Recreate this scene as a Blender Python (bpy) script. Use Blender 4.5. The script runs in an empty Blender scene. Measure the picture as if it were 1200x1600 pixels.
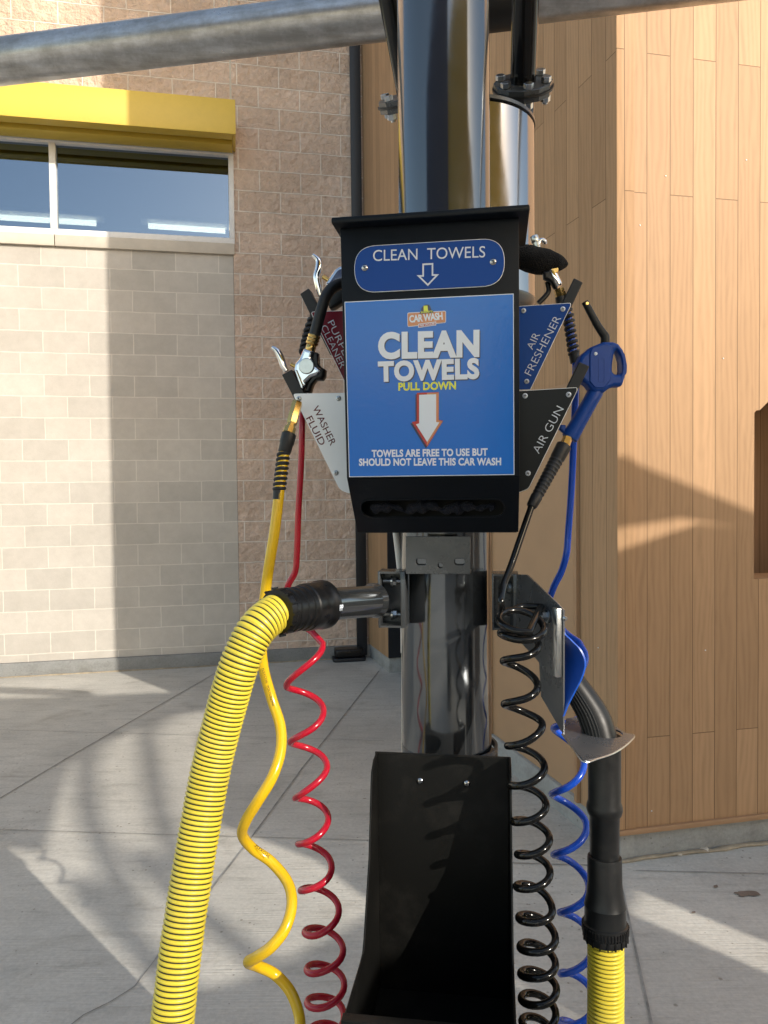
import bpy, bmesh, math, random
from mathutils import Vector, Matrix, noise
random.seed(7)
C = bpy.context.scene.collection
R = math.radians
V = Vector
# ------------------------------------------------------------------ camera
FPX, CAMZ, PITCH, ROLL = 1165.0, 1.7, R(1.75), R(0.65)
CAM = V((0, 0, CAMZ))
_F = V((0, math.cos(PITCH), -math.sin(PITCH)))
_u0 = V((0, math.sin(PITCH), math.cos(PITCH)))
_R = V((1, 0, 0)) * math.cos(ROLL) - _u0 * math.sin(ROLL)
_U = V((1, 0, 0)) * math.sin(ROLL) + _u0 * math.cos(ROLL)
cd = bpy.data.cameras.new('camera'); cam = bpy.data.objects.new('camera', cd); C.objects.link(cam)
cd.sensor_width = 36; cd.lens = 36 * FPX / 1600; cd.clip_start = 0.05; cd.clip_end = 500
cam.matrix_world = Matrix(((_R.x, _U.x, -_F.x, 0), (_R.y, _U.y, -_F.y, 0), (_R.z, _U.z, -_F.z, CAMZ), (0, 0, 0, 1)))
bpy.context.scene.camera = cam
# ------------------------------------------------------------------ light
SUN_EL, SUN_AZ = R(24), R(136.0)           # azimuth clockwise from +Y
SUN_STRENGTH, SKY_STRENGTH, EXPOSURE = 2.0, 0.15, 1.26
sc = bpy.context.scene
w = bpy.data.worlds.new('World'); sc.world = w; w.use_nodes = True
nt = w.node_tree
sky = nt.nodes.new('ShaderNodeTexSky'); sky.sky_type = 'NISHITA'; sky.sun_disc = False
sky.sun_elevation = SUN_EL; sky.sun_rotation = SUN_AZ; sky.altitude = 200; sky.dust_density = 1.5
wb_ = nt.nodes.new('ShaderNodeMix'); wb_.data_type = 'RGBA'; wb_.blend_type = 'MULTIPLY'; wb_.inputs[0].default_value = 1.0
wb_.inputs[7].default_value = (1.0, 0.925, 0.79, 1)          # the photograph's warm white balance
nt.links.new(sky.outputs[0], wb_.inputs[6]); nt.links.new(wb_.outputs[2], nt.nodes['Background'].inputs[0])
nt.nodes['Background'].inputs[1].default_value = SKY_STRENGTH
sd = bpy.data.lights.new('sun', 'SUN'); so = bpy.data.objects.new('sun', sd); C.objects.link(so)
sd.energy = SUN_STRENGTH; sd.angle = R(0.5); sd.color = (1.0, 0.935, 0.83)
tosun = V((math.sin(SUN_AZ) * math.cos(SUN_EL), math.cos(SUN_AZ) * math.cos(SUN_EL), math.sin(SUN_EL)))
so.rotation_euler = tosun.to_track_quat('Z', 'Y').to_euler()
so.location = tosun * 30
sc.view_settings.view_transform = 'Standard'; sc.view_settings.look = 'None'
sc.view_settings.exposure = EXPOSURE; sc.view_settings.gamma = 1.0
sc.cycles.max_bounces = 8; sc.cycles.use_denoising = True

# ------------------------------------------------------------------ pixel helpers (photo pixels 1200x1600 -> a point at depth d)
def ray(px, py): return _F + _R * ((px - 600) / FPX) + _U * ((800 - py) / FPX)
def P(px, py, d): return CAM + ray(px, py) * d
def G(px, py, z=0.0):
    r = ray(px, py); return CAM + r * ((z - CAMZ) / r.z)
class Frame:
    def __init__(s, o, x, y):
        s.o = V(o); s.x = V(x).normalized(); s.n = s.x.cross(V(y)).normalized(); s.y = s.n.cross(s.x)
        s.M = Matrix(((s.x.x, s.y.x, s.n.x, s.o.x), (s.x.y, s.y.y, s.n.y, s.o.y), (s.x.z, s.y.z, s.n.z, s.o.z), (0, 0, 0, 1)))
    def uv(s, px, py):
        r = ray(px, py); p = CAM + r * ((s.o - CAM).dot(s.n) / r.dot(s.n)) - s.o
        return (p.dot(s.x), p.dot(s.y))
    def pts(s, L): return [s.uv(*p) for p in L]
    def w(s, x, y, z=0): return s.o + s.x * x + s.y * y + s.n * z
    def lift(s, dz): return Frame(s.o + s.n * dz, s.x, s.y)
def facing(px, py, d, yaw=0):        # a frame at a pixel, roughly facing the camera
    return Frame(P(px, py, d), (math.cos(yaw), math.sin(yaw), 0), (0, 0, 1))

# ------------------------------------------------------------------ materials
def new_mat(name):
    m = bpy.data.materials.new(name); m.use_nodes = True
    return m, m.node_tree, m.node_tree.nodes['Principled BSDF']
def nd(nt, t, **kw):
    n = nt.nodes.new('ShaderNode' + t)
    for k, v in kw.items():
        if k.startswith('_'): setattr(n, k[1:], v)
        else:
            key = int(k[1:]) if k[0] == 'i' and k[1:].isdigit() else k.replace('__', ' ')
            n.inputs[key].default_value = v
    return n
def lk(nt, a, b): nt.links.new(a, b)
def col(c): return (c[0], c[1], c[2], 1)
def ramp(nt, src, stops):
    r = nd(nt, 'ValToRGB'); e = r.color_ramp.elements
    while len(e) < len(stops): e.new(0.5)
    for el, (p, c) in zip(e, stops): el.position = p; el.color = col(c) if len(c) == 3 else c
    lk(nt, src, r.inputs[0]); return r.outputs[0]
def bump(nt, b, h, strength, dist, prev=None):
    n = nd(nt, 'Bump', Strength=strength, Distance=dist); lk(nt, h, n.inputs['Height'])
    if prev: lk(nt, prev, n.inputs['Normal'])
    lk(nt, n.outputs[0], b.inputs['Normal']); return n.outputs[0]
def mixc(nt, fac, a, b, mode='MIX'):
    n = nd(nt, 'Mix', _data_type='RGBA', _blend_type=mode)
    for s, i in ((fac, 0), (a, 6), (b, 7)):
        if hasattr(s, 'is_output'): lk(nt, s, n.inputs[i])
        else: n.inputs[i].default_value = s if i == 0 else col(s)
    return n.outputs[2]
def simple(name, c, rough=0.5, metal=0.0, var=0.0, vscale=20, bmp=0.0, bscale=200, bdist=0.001, rvar=0.0, coat=0.0, spec=None, dust=0.0):
    m, nt, b = new_mat(name)
    b.inputs['Base Color'].default_value = col(c); b.inputs['Roughness'].default_value = rough; b.inputs['Metallic'].default_value = metal
    b.inputs['Coat Weight'].default_value = coat; b.inputs['Coat Roughness'].default_value = 0.08
    if spec is not None: b.inputs['Specular IOR Level'].default_value = spec
    tc = nd(nt, 'TexCoord')
    base = None
    if var:
        n = nd(nt, 'TexNoise', Scale=vscale, Detail=6.0, Roughness=0.65); lk(nt, tc.outputs['Object'], n.inputs['Vector'])
        base = ramp(nt, n.outputs['Fac'], [(0.3, tuple(x * (1 - var) for x in c)), (0.7, tuple(min(1, x * (1 + var)) for x in c))])
        lk(nt, base, b.inputs['Base Color'])
    if dust:
        n = nd(nt, 'TexNoise', Scale=9.0, Detail=9.0, Roughness=0.75); lk(nt, tc.outputs['Object'], n.inputs['Vector'])
        f = ramp(nt, n.outputs['Fac'], [(0.5, (0, 0, 0)), (0.8, (dust, dust, dust))])
        o = mixc(nt, f, base if base else c, (0.35, 0.32, 0.28)); lk(nt, o, b.inputs['Base Color'])
    if rvar:
        n = nd(nt, 'TexNoise', Scale=vscale * 0.7, Detail=8.0, Roughness=0.7); lk(nt, tc.outputs['Object'], n.inputs['Vector'])
        mr = nd(nt, 'MapRange', i1=0.3, i2=0.7, i3=max(0.02, rough - rvar), i4=rough + rvar); lk(nt, n.outputs['Fac'], mr.inputs[0]); lk(nt, mr.outputs[0], b.inputs['Roughness'])
    if bmp:
        n = nd(nt, 'TexNoise', Scale=bscale, Detail=3.0); lk(nt, tc.outputs['Object'], n.inputs['Vector'])
        bump(nt, b, n.outputs['Fac'], bmp, bdist)
    return m
def swz(nt, expr):   # object coords swizzled: 'xz', 'zx'
    tc = nd(nt, 'TexCoord'); s = nd(nt, 'SeparateXYZ'); c = nd(nt, 'CombineXYZ')
    lk(nt, tc.outputs['Object'], s.inputs[0])
    for i, ch in enumerate(expr): lk(nt, s.outputs['xyz'.index(ch)], c.inputs[i])
    return c.outputs[0], tc.outputs['Object']
def block_mat(name, c1, c2, mortar, split):
    m, nt, b = new_mat(name); v, obj = swz(nt, 'xz')
    br = nd(nt, 'TexBrick', _offset=0.5, Color1=col(c1), Color2=col(c2), Mortar=col(mortar), Scale=1.0)
    br.inputs['Mortar Size'].default_value = 0.0065 if split else 0.0055; br.inputs['Mortar Smooth'].default_value = 0.25
    br.inputs['Brick Width'].default_value = 0.40; br.inputs['Row Height'].default_value = 0.2
    # slight wobble so the joints are not ruler-straight
    wn = nd(nt, 'TexNoise', Scale=6.0, Detail=3.0); lk(nt, obj, wn.inputs['Vector'])
    sub = nd(nt, 'VectorMath', _operation='SUBTRACT'); sub.inputs[1].default_value = (0.5, 0.5, 0.5); lk(nt, wn.outputs['Color'], sub.inputs[0])
    sca = nd(nt, 'VectorMath', _operation='SCALE'); sca.inputs['Scale'].default_value = 0.012; lk(nt, sub.outputs[0], sca.inputs[0])
    add = nd(nt, 'VectorMath', _operation='ADD'); lk(nt, v, add.inputs[0]); lk(nt, sca.outputs[0], add.inputs[1])
    lk(nt, add.outputs[0], br.inputs['Vector'])
    n = nd(nt, 'TexNoise', Scale=14.0 if split else 7.0, Detail=10.0, Roughness=0.72); lk(nt, obj, n.inputs['Vector'])
    n2 = nd(nt, 'TexNoise', Scale=1.3, Detail=4.0); lk(nt, obj, n2.inputs['Vector'])
    var = ramp(nt, n.outputs['Fac'], [(0.3, (0.78, 0.77, 0.76)), (0.7, (1.1, 1.09, 1.08))] if split else [(0.3, (0.90, 0.89, 0.88)), (0.7, (1.05, 1.05, 1.04))])
    var2 = ramp(nt, n2.outputs['Fac'], [(0.3, (0.84, 0.83, 0.82)), (0.7, (1.08, 1.08, 1.08))] if split else [(0.3, (0.93, 0.925, 0.92)), (0.7, (1.04, 1.04, 1.04))])
    o = mixc(nt, 1.0, br.outputs['Color'], var, 'MULTIPLY'); o = mixc(nt, 1.0, o, var2, 'MULTIPLY')
    lk(nt, o, b.inputs['Base Color']); b.inputs['Roughness'].default_value = 0.9
    inv = nd(nt, 'Math', _operation='SUBTRACT', i0=1.0); lk(nt, br.outputs['Fac'], inv.inputs[1])
    p = bump(nt, b, inv.outputs[0], 0.6 if split else 0.35, 0.012)
    if split:
        r1 = nd(nt, 'TexNoise', Scale=11.0, Detail=9.0, Roughness=0.6); lk(nt, obj, r1.inputs['Vector'])
        mu = nd(nt, 'Math', _operation='MULTIPLY'); lk(nt, r1.outputs['Fac'], mu.inputs[0]); lk(nt, inv.outputs[0], mu.inputs[1])
        bump(nt, b, mu.outputs[0], 1.0, 0.085, p)
    else:
        r1 = nd(nt, 'TexNoise', Scale=140.0, Detail=4.0); lk(nt, obj, r1.inputs['Vector'])
        bump(nt, b, r1.outputs['Fac'], 0.25, 0.004, p)
    return m
def plank_mat(name, c, shift=(0, 0)):
    m, nt, b = new_mat(name); v, obj = swz(nt, 'zx')
    mp = nd(nt, 'Mapping'); mp.inputs['Location'].default_value = (shift[0], shift[1], 0); lk(nt, v, mp.inputs[0])
    br = nd(nt, 'TexBrick', _offset=0.8, Color1=(0, 0, 0, 1), Color2=(1, 1, 1, 1), Mortar=(0.5, 0.5, 0.5, 1), Scale=1.0)
    br.inputs['Mortar Size'].default_value = 0.0019; br.inputs['Mortar Smooth'].default_value = 0.2
    br.inputs['Brick Width'].default_value = 3.05; br.inputs['Row Height'].default_value = 0.115
    lk(nt, mp.outputs[0], br.inputs['Vector'])
    # grain, stretched along the board and shifted per board
    gm = nd(nt, 'Mapping'); gm.inputs['Scale'].default_value = (1.6, 9, 1); lk(nt, v, gm.inputs[0])
    off = nd(nt, 'VectorMath', _operation='SCALE'); off.inputs['Scale'].default_value = 37.0; lk(nt, br.outputs['Color'], off.inputs[0])
    ad = nd(nt, 'VectorMath', _operation='ADD'); lk(nt, gm.outputs[0], ad.inputs[0]); lk(nt, off.outputs[0], ad.inputs[1])
    g = nd(nt, 'TexNoise', Scale=2.2, Detail=8.0, Roughness=0.62, Distortion=0.9); lk(nt, ad.outputs[0], g.inputs['Vector'])
    wv = nd(nt, 'TexWave', _wave_type='BANDS', _bands_direction='Y', Scale=1.2, Distortion=13.0, Detail=2.5, i4=0.7); lk(nt, ad.outputs[0], wv.inputs['Vector'])
    gg = nd(nt, 'Math', _operation='MULTIPLY_ADD', i1=0.28); lk(nt, wv.outputs['Fac'], gg.inputs[0]); 
    g6 = nd(nt, 'Math', _operation='MULTIPLY', i1=0.85); lk(nt, g.outputs['Fac'], g6.inputs[0]); lk(nt, g6.outputs[0], gg.inputs[2])
    base = ramp(nt, gg.outputs[0], [(0.2, tuple(x * 0.82 for x in c)), (0.5, tuple(x * 0.98 for x in c)), (0.85, tuple(min(1, x * 1.09) for x in c))])
    tone = ramp(nt, br.outputs['Color'], [(0.0, (0.87, 0.86, 0.85)), (1.0, (1.07, 1.07, 1.07))])
    o = mixc(nt, 1.0, base, tone, 'MULTIPLY'); o = mixc(nt, br.outputs['Fac'], o, tuple(x * 0.42 for x in c))
    lk(nt, o, b.inputs['Base Color']); b.inputs['Roughness'].default_value = 0.5; b.inputs['Specular IOR Level'].default_value = 0.15
    inv = nd(nt, 'Math', _operation='SUBTRACT', i0=1.0); lk(nt, br.outputs['Fac'], inv.inputs[1])
    p = bump(nt, b, inv.outputs[0], 0.5, 0.004); bump(nt, b, gg.outputs[0], 0.12, 0.002, p)
    return m
def concrete_mat(name, c, brush=True):
    m, nt, b = new_mat(name); tc = nd(nt, 'TexCoord'); o = tc.outputs['Object']
    n1 = nd(nt, 'TexNoise', Scale=1.1, Detail=9.0, Roughness=0.62); lk(nt, o, n1.inputs['Vector'])
    n2 = nd(nt, 'TexNoise', Scale=55.0, Detail=6.0, Roughness=0.7); lk(nt, o, n2.inputs['Vector'])
    n3 = nd(nt, 'TexNoise', Scale=2.3, Detail=7.0, Roughness=0.7, Distortion=0.6); lk(nt, o, n3.inputs['Vector'])
    a = ramp(nt, n1.outputs['Fac'], [(0.3, tuple(x * 0.82 for x in c)), (0.7, tuple(x * 1.14 for x in c))])
    f = ramp(nt, n2.outputs['Fac'], [(0.3, (0.85, 0.85, 0.85)), (0.7, (1.1, 1.1, 1.1))])
    st = ramp(nt, n3.outputs['Fac'], [(0.56, (1, 1, 1)), (0.70, (0.76, 0.74, 0.71))])
    x = mixc(nt, 1.0, a, f, 'MULTIPLY'); x = mixc(nt, 0.8, x, st, 'MULTIPLY')
    sp = nd(nt, 'TexVoronoi', Scale=7.0); lk(nt, o, sp.inputs['Vector'])      # small dark spots
    spn = nd(nt, 'TexNoise', Scale=30.0, Detail=3.0); lk(nt, o, spn.inputs['Vector'])
    sm = nd(nt, 'Math', _operation='MULTIPLY_ADD', i1=0.12, i2=0.0); lk(nt, spn.outputs['Fac'], sm.inputs[0])
    sa = nd(nt, 'Math', _operation='ADD'); lk(nt, sp.outputs['Distance'], sa.inputs[0]); lk(nt, sm.outputs[0], sa.inputs[1])
    sf = ramp(nt, sa.outputs[0], [(0.085, (0.45, 0.42, 0.38)), (0.12, (1, 1, 1))])
    x = mixc(nt, 0.75, x, sf, 'MULTIPLY')
    s2 = nd(nt, 'TexVoronoi', Scale=24.0, Randomness=1.0); lk(nt, o, s2.inputs['Vector'])      # grit
    s2b = nd(nt, 'TexNoise', Scale=2.5, Detail=2.0); lk(nt, o, s2b.inputs['Vector'])
    s2m = nd(nt, 'Math', _operation='MULTIPLY_ADD', i1=0.35, i2=-0.10); lk(nt, s2b.outputs['Fac'], s2m.inputs[0])
    s2a = nd(nt, 'Math', _operation='ADD'); lk(nt, s2.outputs['Distance'], s2a.inputs[0]); lk(nt, s2m.outputs[0], s2a.inputs[1])
    x = mixc(nt, 0.7, x, ramp(nt, s2a.outputs[0], [(0.12, (0.4, 0.37, 0.33)), (0.17, (1, 1, 1))]), 'MULTIPLY')
    ms = nd(nt, 'Mapping'); ms.inputs['Rotation'].default_value = (0, 0, R(-4)); ms.inputs['Scale'].default_value = (2.2, 11, 6); lk(nt, o, ms.inputs[0])
    n4 = nd(nt, 'TexNoise', Scale=1.6, Detail=9.0, Roughness=0.75, Distortion=0.4); lk(nt, ms.outputs[0], n4.inputs['Vector'])
    st2 = ramp(nt, n4.outputs['Fac'], [(0.30, (1.08, 1.08, 1.08)), (0.52, (1, 1, 1)), (0.66, (0.80, 0.79, 0.78)), (0.78, (0.62, 0.60, 0.58))])
    x = mixc(nt, 0.85, x, st2, 'MULTIPLY')
    lk(nt, x, b.inputs['Base Color']); b.inputs['Roughness'].default_value = 0.85
    p = bump(nt, b, n2.outputs['Fac'], 0.35, 0.004)
    if brush:
        mp = nd(nt, 'Mapping'); mp.inputs['Rotation'].default_value = (0, 0, R(35)); mp.inputs['Scale'].default_value = (3, 130, 1); lk(nt, o, mp.inputs[0])
        nb = nd(nt, 'TexNoise', Scale=1.0, Detail=3.0); lk(nt, mp.outputs[0], nb.inputs['Vector'])
        bump(nt, b, nb.outputs['Fac'], 0.5, 0.006, p)
    return m
def emit(name, c, s):
    m, nt, b = new_mat(name); b.inputs['Base Color'].default_value = col(c)
    b.inputs['Emission Color'].default_value = col(c); b.inputs['Emission Strength'].default_value = s; return m
def glass_mat(name):
    m, nt, b = new_mat(name); nt.nodes.remove(b)
    out = nt.nodes['Material Output']
    t = nd(nt, 'BsdfTransparent', Color=(0.22, 0.26, 0.30, 1)); g = nd(nt, 'BsdfGlossy', Color=(0.62, 0.78, 1, 1), Roughness=0.02)
    lw = nd(nt, 'LayerWeight', Blend=0.42); mr = nd(nt, 'MapRange', i3=0.19, i4=0.75); lk(nt, lw.outputs['Fresnel'], mr.inputs[0])
    mx = nd(nt, 'MixShader'); lk(nt, mr.outputs[0], mx.inputs[0]); lk(nt, t.outputs[0], mx.inputs[1]); lk(nt, g.outputs[0], mx.inputs[2])
    lk(nt, mx.outputs[0], out.inputs[0]); return m
def galv_mat(name):
    m, nt, b = new_mat(name); tc = nd(nt, 'TexCoord')
    mp = nd(nt, 'Mapping'); mp.inputs['Scale'].default_value = (3, 40, 40); lk(nt, tc.outputs['Object'], mp.inputs[0])
    n = nd(nt, 'TexNoise', Scale=1.0, Detail=8.0, Roughness=0.7, Distortion=0.5); lk(nt, mp.outputs[0], n.inputs['Vector'])
    n2 = nd(nt, 'TexNoise', Scale=9.0, Detail=9.0, Roughness=0.75); lk(nt, tc.outputs['Object'], n2.inputs['Vector'])
    c1 = ramp(nt, n.outputs['Fac'], [(0.3, (0.46, 0.45, 0.43)), (0.55, (0.62, 0.62, 0.62)), (0.75, (0.72, 0.72, 0.72))])
    c2 = ramp(nt, n2.outputs['Fac'], [(0.4, (0.6, 0.58, 0.55)), (0.6, (1, 1, 1))])
    lk(nt, mixc(nt, 0.8, c1, c2, 'MULTIPLY'), b.inputs['Base Color'])
    b.inputs['Metallic'].default_value = 0.85
    mr = nd(nt, 'MapRange', i1=0.3, i2=0.7, i3=0.42, i4=0.25); lk(nt, n2.outputs['Fac'], mr.inputs[0]); lk(nt, mr.outputs[0], b.inputs['Roughness'])
    bump(nt, b, n.outputs['Fac'], 0.2, 0.003); return m
def sticker_mat(name, c):
    m, nt, b = new_mat(name); tc = nd(nt, 'TexCoord')
    b.inputs['Base Color'].default_value = col(c); b.inputs['Roughness'].default_value = 0.14
    b.inputs['Specular IOR Level'].default_value = 0.5
    n = nd(nt, 'TexNoise', Scale=110.0, Detail=4.0, Roughness=0.55, Distortion=1.2); lk(nt, tc.outputs['Object'], n.inputs['Vector'])
    n2 = nd(nt, 'TexNoise', Scale=9.0, Detail=3.0); lk(nt, tc.outputs['Object'], n2.inputs['Vector'])
    p = bump(nt, b, n.outputs['Fac'], 0.16, 0.0010); bump(nt, b, n2.outputs['Fac'], 0.06, 0.003, p); return m
def fabric_mat(name, c):
    m, nt, b = new_mat(name); b.inputs['Base Color'].default_value = col(c); b.inputs['Roughness'].default_value = 0.8
    v = nd(nt, 'TexVoronoi', Scale=420.0); tc = nd(nt, 'TexCoord'); lk(nt, tc.outputs['Object'], v.inputs['Vector'])
    bump(nt, b, v.outputs['Distance'], 0.8, 0.003); b.inputs['Sheen Weight'].default_value = 0.05; b.inputs['Specular IOR Level'].default_value = 0.15; return m

M = {}
M['split'] = block_mat('split_face_block', (0.71, 0.54, 0.425), (0.80, 0.615, 0.49), (0.93, 0.83, 0.73), True)
M['smooth'] = block_mat('smooth_block', (0.465, 0.43, 0.385), (0.55, 0.505, 0.45), (0.64, 0.595, 0.53), False)
WOOD = (0.435, 0.27, 0.15)
M['wood'] = plank_mat('wood_plank', WOOD, (0.05, -0.142))
M['wood_plain'] = simple('wood_panel', WOOD, 0.5, var=0.05, vscale=3)
M['wood_trim'] = simple('wood_trim', (0.40, 0.235, 0.125), 0.5, var=0.06, vscale=8)
M['concrete'] = concrete_mat('concrete', (0.51, 0.485, 0.435))
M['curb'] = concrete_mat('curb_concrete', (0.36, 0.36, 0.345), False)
M['curb_dark'] = concrete_mat('plinth_concrete', (0.24, 0.24, 0.23), False)
M['sealant'] = simple('sealant', (0.34, 0.28, 0.20), 0.8, var=0.3, vscale=14)
M['sill'] = simple('sill_stone', (0.55, 0.49, 0.41), 0.8, var=0.08, vscale=6)
M['joint'] = simple('joint_dark', (0.26, 0.25, 0.23), 0.95, var=0.4, vscale=12)
M['yellow_paint'] = simple('yellow_paint', (0.64, 0.45, 0.06), 0.45, var=0.03)
M['alu'] = simple('white_aluminium', (0.72, 0.71, 0.70), 0.4, var=0.05)
M['glass'] = glass_mat('window_glass')
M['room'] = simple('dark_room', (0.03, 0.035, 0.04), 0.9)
M['tube_light'] = emit('tube_light', (1.0, 0.80, 0.48), 10.0)
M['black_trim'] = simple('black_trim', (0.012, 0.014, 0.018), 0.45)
M['pole'] = simple('pole_steel', (0.135, 0.145, 0.155), 0.125, 0.87, rvar=0.04, vscale=40, bmp=0.02, bscale=8, bdist=0.01)
M['steel_dark'] = simple('dark_steel', (0.07, 0.076, 0.082), 0.30, 0.45, var=0.15, vscale=18, rvar=0.1)
M['stainless'] = simple('stainless', (0.55, 0.55, 0.56), 0.12, 1.0, rvar=0.04, vscale=10)
M['canister'] = simple('canister_steel', (0.28, 0.28, 0.29), 0.14, 1.0, rvar=0.05, vscale=14)
M['plate_grey'] = simple('plate_grey', (0.17, 0.172, 0.178), 0.28, 0.6, var=0.12, vscale=20, rvar=0.08)
M['galv'] = galv_mat('galvanised')
M['zinc'] = simple('zinc', (0.58, 0.60, 0.60), 0.28, 1.0, var=0.1, vscale=60)
M['chrome'] = simple('chrome', (0.75, 0.75, 0.76), 0.08, 1.0, rvar=0.03, vscale=50)
M['brass'] = simple('brass', (0.62, 0.42, 0.15), 0.25, 1.0, var=0.12, vscale=60)
M['powder'] = simple('black_powder_coat', (0.004, 0.0062, 0.010), 0.42, spec=0.22, bmp=0.35, bscale=700, bdist=0.0006, var=0.15, vscale=25)
M['bin'] = simple('bin_black', (0.006, 0.006, 0.0055), 0.40, spec=0.25, bmp=0.3, bscale=600, bdist=0.0006, dust=0.04)
M['rubber'] = simple('black_rubber', (0.010, 0.010, 0.011), 0.5, bmp=0.2, bscale=350, bdist=0.0006)
M['plastic_black'] = simple('black_plastic', (0.006, 0.006, 0.0065), 0.32, var=0.2, vscale=30, rvar=0.08, spec=0.35)
M['nozzle'] = simple('nozzle_plastic', (0.010, 0.0105, 0.011), 0.38, spec=0.3, var=0.2, vscale=25, rvar=0.1, dust=0.05)
M['coil_black'] = simple('black_coil', (0.005, 0.005, 0.005), 0.13, spec=0.35)
M['hose_yellow'] = simple('hose_yellow', (0.66, 0.53, 0.045), 0.34, var=0.07, vscale=15, rvar=0.08, dust=0.22)
M['hose_groove'] = simple('hose_groove', (0.012, 0.012, 0.01), 0.6)
M['air_yellow'] = simple('air_yellow', (0.70, 0.44, 0.012), 0.2, var=0.04)
M['red'] = simple('red_tube', (0.42, 0.008, 0.025), 0.18, var=0.06, dust=0.06)
M['blue_tube'] = simple('blue_tube', (0.008, 0.07, 0.50), 0.2, var=0.06, dust=0.08)
M['blue_sheet'] = simple('blue_sheet', (0.008, 0.075, 0.42), 0.35)
M['gun_blue'] = simple('gun_blue', (0.003, 0.045, 0.25), 0.42, spec=0.3, var=0.05, bmp=0.15, bscale=500, bdist=0.0005)
M['sign_blue'] = simple('sign_blue', (0.002, 0.05, 0.27), 0.3, spec=0.22, bmp=0.1, bscale=300, bdist=0.0004)
M['sign_red'] = simple('sign_red', (0.17, 0.006, 0.02), 0.35, spec=0.2)
M['sign_black'] = simple('sign_black', (0.007, 0.007, 0.007), 0.3, spec=0.25)
M['sign_white'] = simple('sign_white', (0.86, 0.87, 0.87), 0.35)
M['engrave'] = simple('engrave_white', (0.64, 0.69, 0.76), 0.5)
M['engrave_red'] = simple('engrave_red', (0.11, 0.004, 0.008), 0.5)
M['sticker'] = sticker_mat('sticker_blue', (0.001, 0.135, 0.54))
M['print_white'] = sticker_mat('print_white', (0.66, 0.72, 0.80))
M['print_dark'] = sticker_mat('print_dark', (0.02, 0.03, 0.07))
M['print_yellow'] = sticker_mat('print_yellow', (0.68, 0.72, 0.06))
M['print_red'] = sticker_mat('print_red', (0.42, 0.03, 0.03))
M['print_orange'] = sticker_mat('print_orange', (0.55, 0.22, 0.10))
M['print_ora_red'] = sticker_mat('print_orange_red', (0.50, 0.12, 0.05))
M['cloth_navy'] = fabric_mat('towel_navy', (0.010, 0.012, 0.020))
M['cloth_black'] = fabric_mat('mesh_black', (0.005, 0.0045, 0.0045))
M['cable_white'] = simple('cable_white', (0.68, 0.66, 0.62), 0.45)
M['cable_cream'] = simple('cable_cream', (0.58, 0.53, 0.44), 0.45)
M['canopy_yellow'] = simple('canopy_yellow', (0.62, 0.42, 0.05), 0.7)
M['canopy_blue'] = simple('canopy_blue', (0.012, 0.035, 0.13), 0.7)
M['shade_van_paint'] = simple('shade_van_paint', (0.30, 0.30, 0.31), 0.3, coat=0.5)
M['shade_wall_grey'] = simple('shade_wall_grey', (0.30, 0.28, 0.26), 0.8, var=0.1)
M['ink'] = simple('ink', (0.02, 0.02, 0.02), 0.6)
M['stain'] = simple('stain', (0.20, 0.15, 0.115), 0.9, var=0.3, vscale=20)

# ------------------------------------------------------------------ mesh tools
def crom(pts, n=8):
    pts = [V(p) for p in pts]; out = []
    L = len(pts)
    for i in range(L - 1):
        p0 = pts[i - 1] if i else pts[0] * 2 - pts[1]; p1 = pts[i]; p2 = pts[i + 1]
        p3 = pts[i + 2] if i + 2 < L else pts[-1] * 2 - pts[-2]
        for k in range(n):
            t = k / n
            out.append(0.5 * ((2 * p1) + (p2 - p0) * t + (2 * p0 - 5 * p1 + 4 * p2 - p3) * t * t + (3 * p1 - p0 - 3 * p2 + p3) * t ** 3))
    out.append(pts[-1]); return out
def resample(pts, step):
    out = [pts[0].copy()]; acc = 0.0; 
    for a, b in zip(pts, pts[1:]):
        d = (b - a).length
        while acc + d >= step:
            t = (step - acc) / d; a = a + (b - a) * t; out.append(a.copy()); d = (b - a).length; acc = 0.0
        acc += d
    return out
def round_poly(poly, r, n=5):
    out = []; L = len(poly)
    rs = r if isinstance(r, (list, tuple)) else [r] * L
    for i in range(L):
        p = V(poly[i]).to_2d() if len(poly[i]) > 2 else V(poly[i]); a = V(poly[i - 1]); b = V(poly[(i + 1) % L])
        rr = rs[i]
        if rr <= 0: out.append(tuple(p)); continue
        da = (a - p); db = (b - p); la = da.length; lb = db.length
        if la < 1e-9 or lb < 1e-9: out.append(tuple(p)); continue
        da /= la; db /= lb
        ang = da.angle(db); t = min(rr / max(1e-6, math.tan(ang / 2)), la * 0.49, lb * 0.49)
        q0 = p + da * t; q1 = p + db * t
        for k in range(n + 1):
            s = k / n; out.append(tuple((q0 * (1 - s) + p * s) * (1 - s) + (p * (1 - s) + q1 * s) * s))
    return out
_dgs = bpy.context.view_layer
def curve_to_mesh(cu):
    ob = bpy.data.objects.new('tmp', cu); C.objects.link(ob); _dgs.update()
    dg = bpy.context.evaluated_depsgraph_get()
    me = bpy.data.meshes.new_from_object(ob.evaluated_get(dg)); bpy.data.objects.remove(ob); return me
def shape2d(outer, holes=(), thick=0.003, bevel=0.0, offset=0.0, res=2):
    cu = bpy.data.curves.new('tmp', 'CURVE'); cu.dimensions = '2D'; cu.fill_mode = 'BOTH'
    for L in [outer] + list(holes):
        s = cu.splines.new('POLY'); s.points.add(len(L) - 1)
        for p, q in zip(s.points, L): p.co = (q[0], q[1], 0, 1)
        s.use_cyclic_u = True
    cu.extrude = max(1e-5, thick / 2 - bevel); cu.bevel_depth = bevel; cu.bevel_resolution = res; cu.offset = offset - bevel
    me = curve_to_mesh(cu); bpy.data.curves.remove(cu); return me
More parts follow.
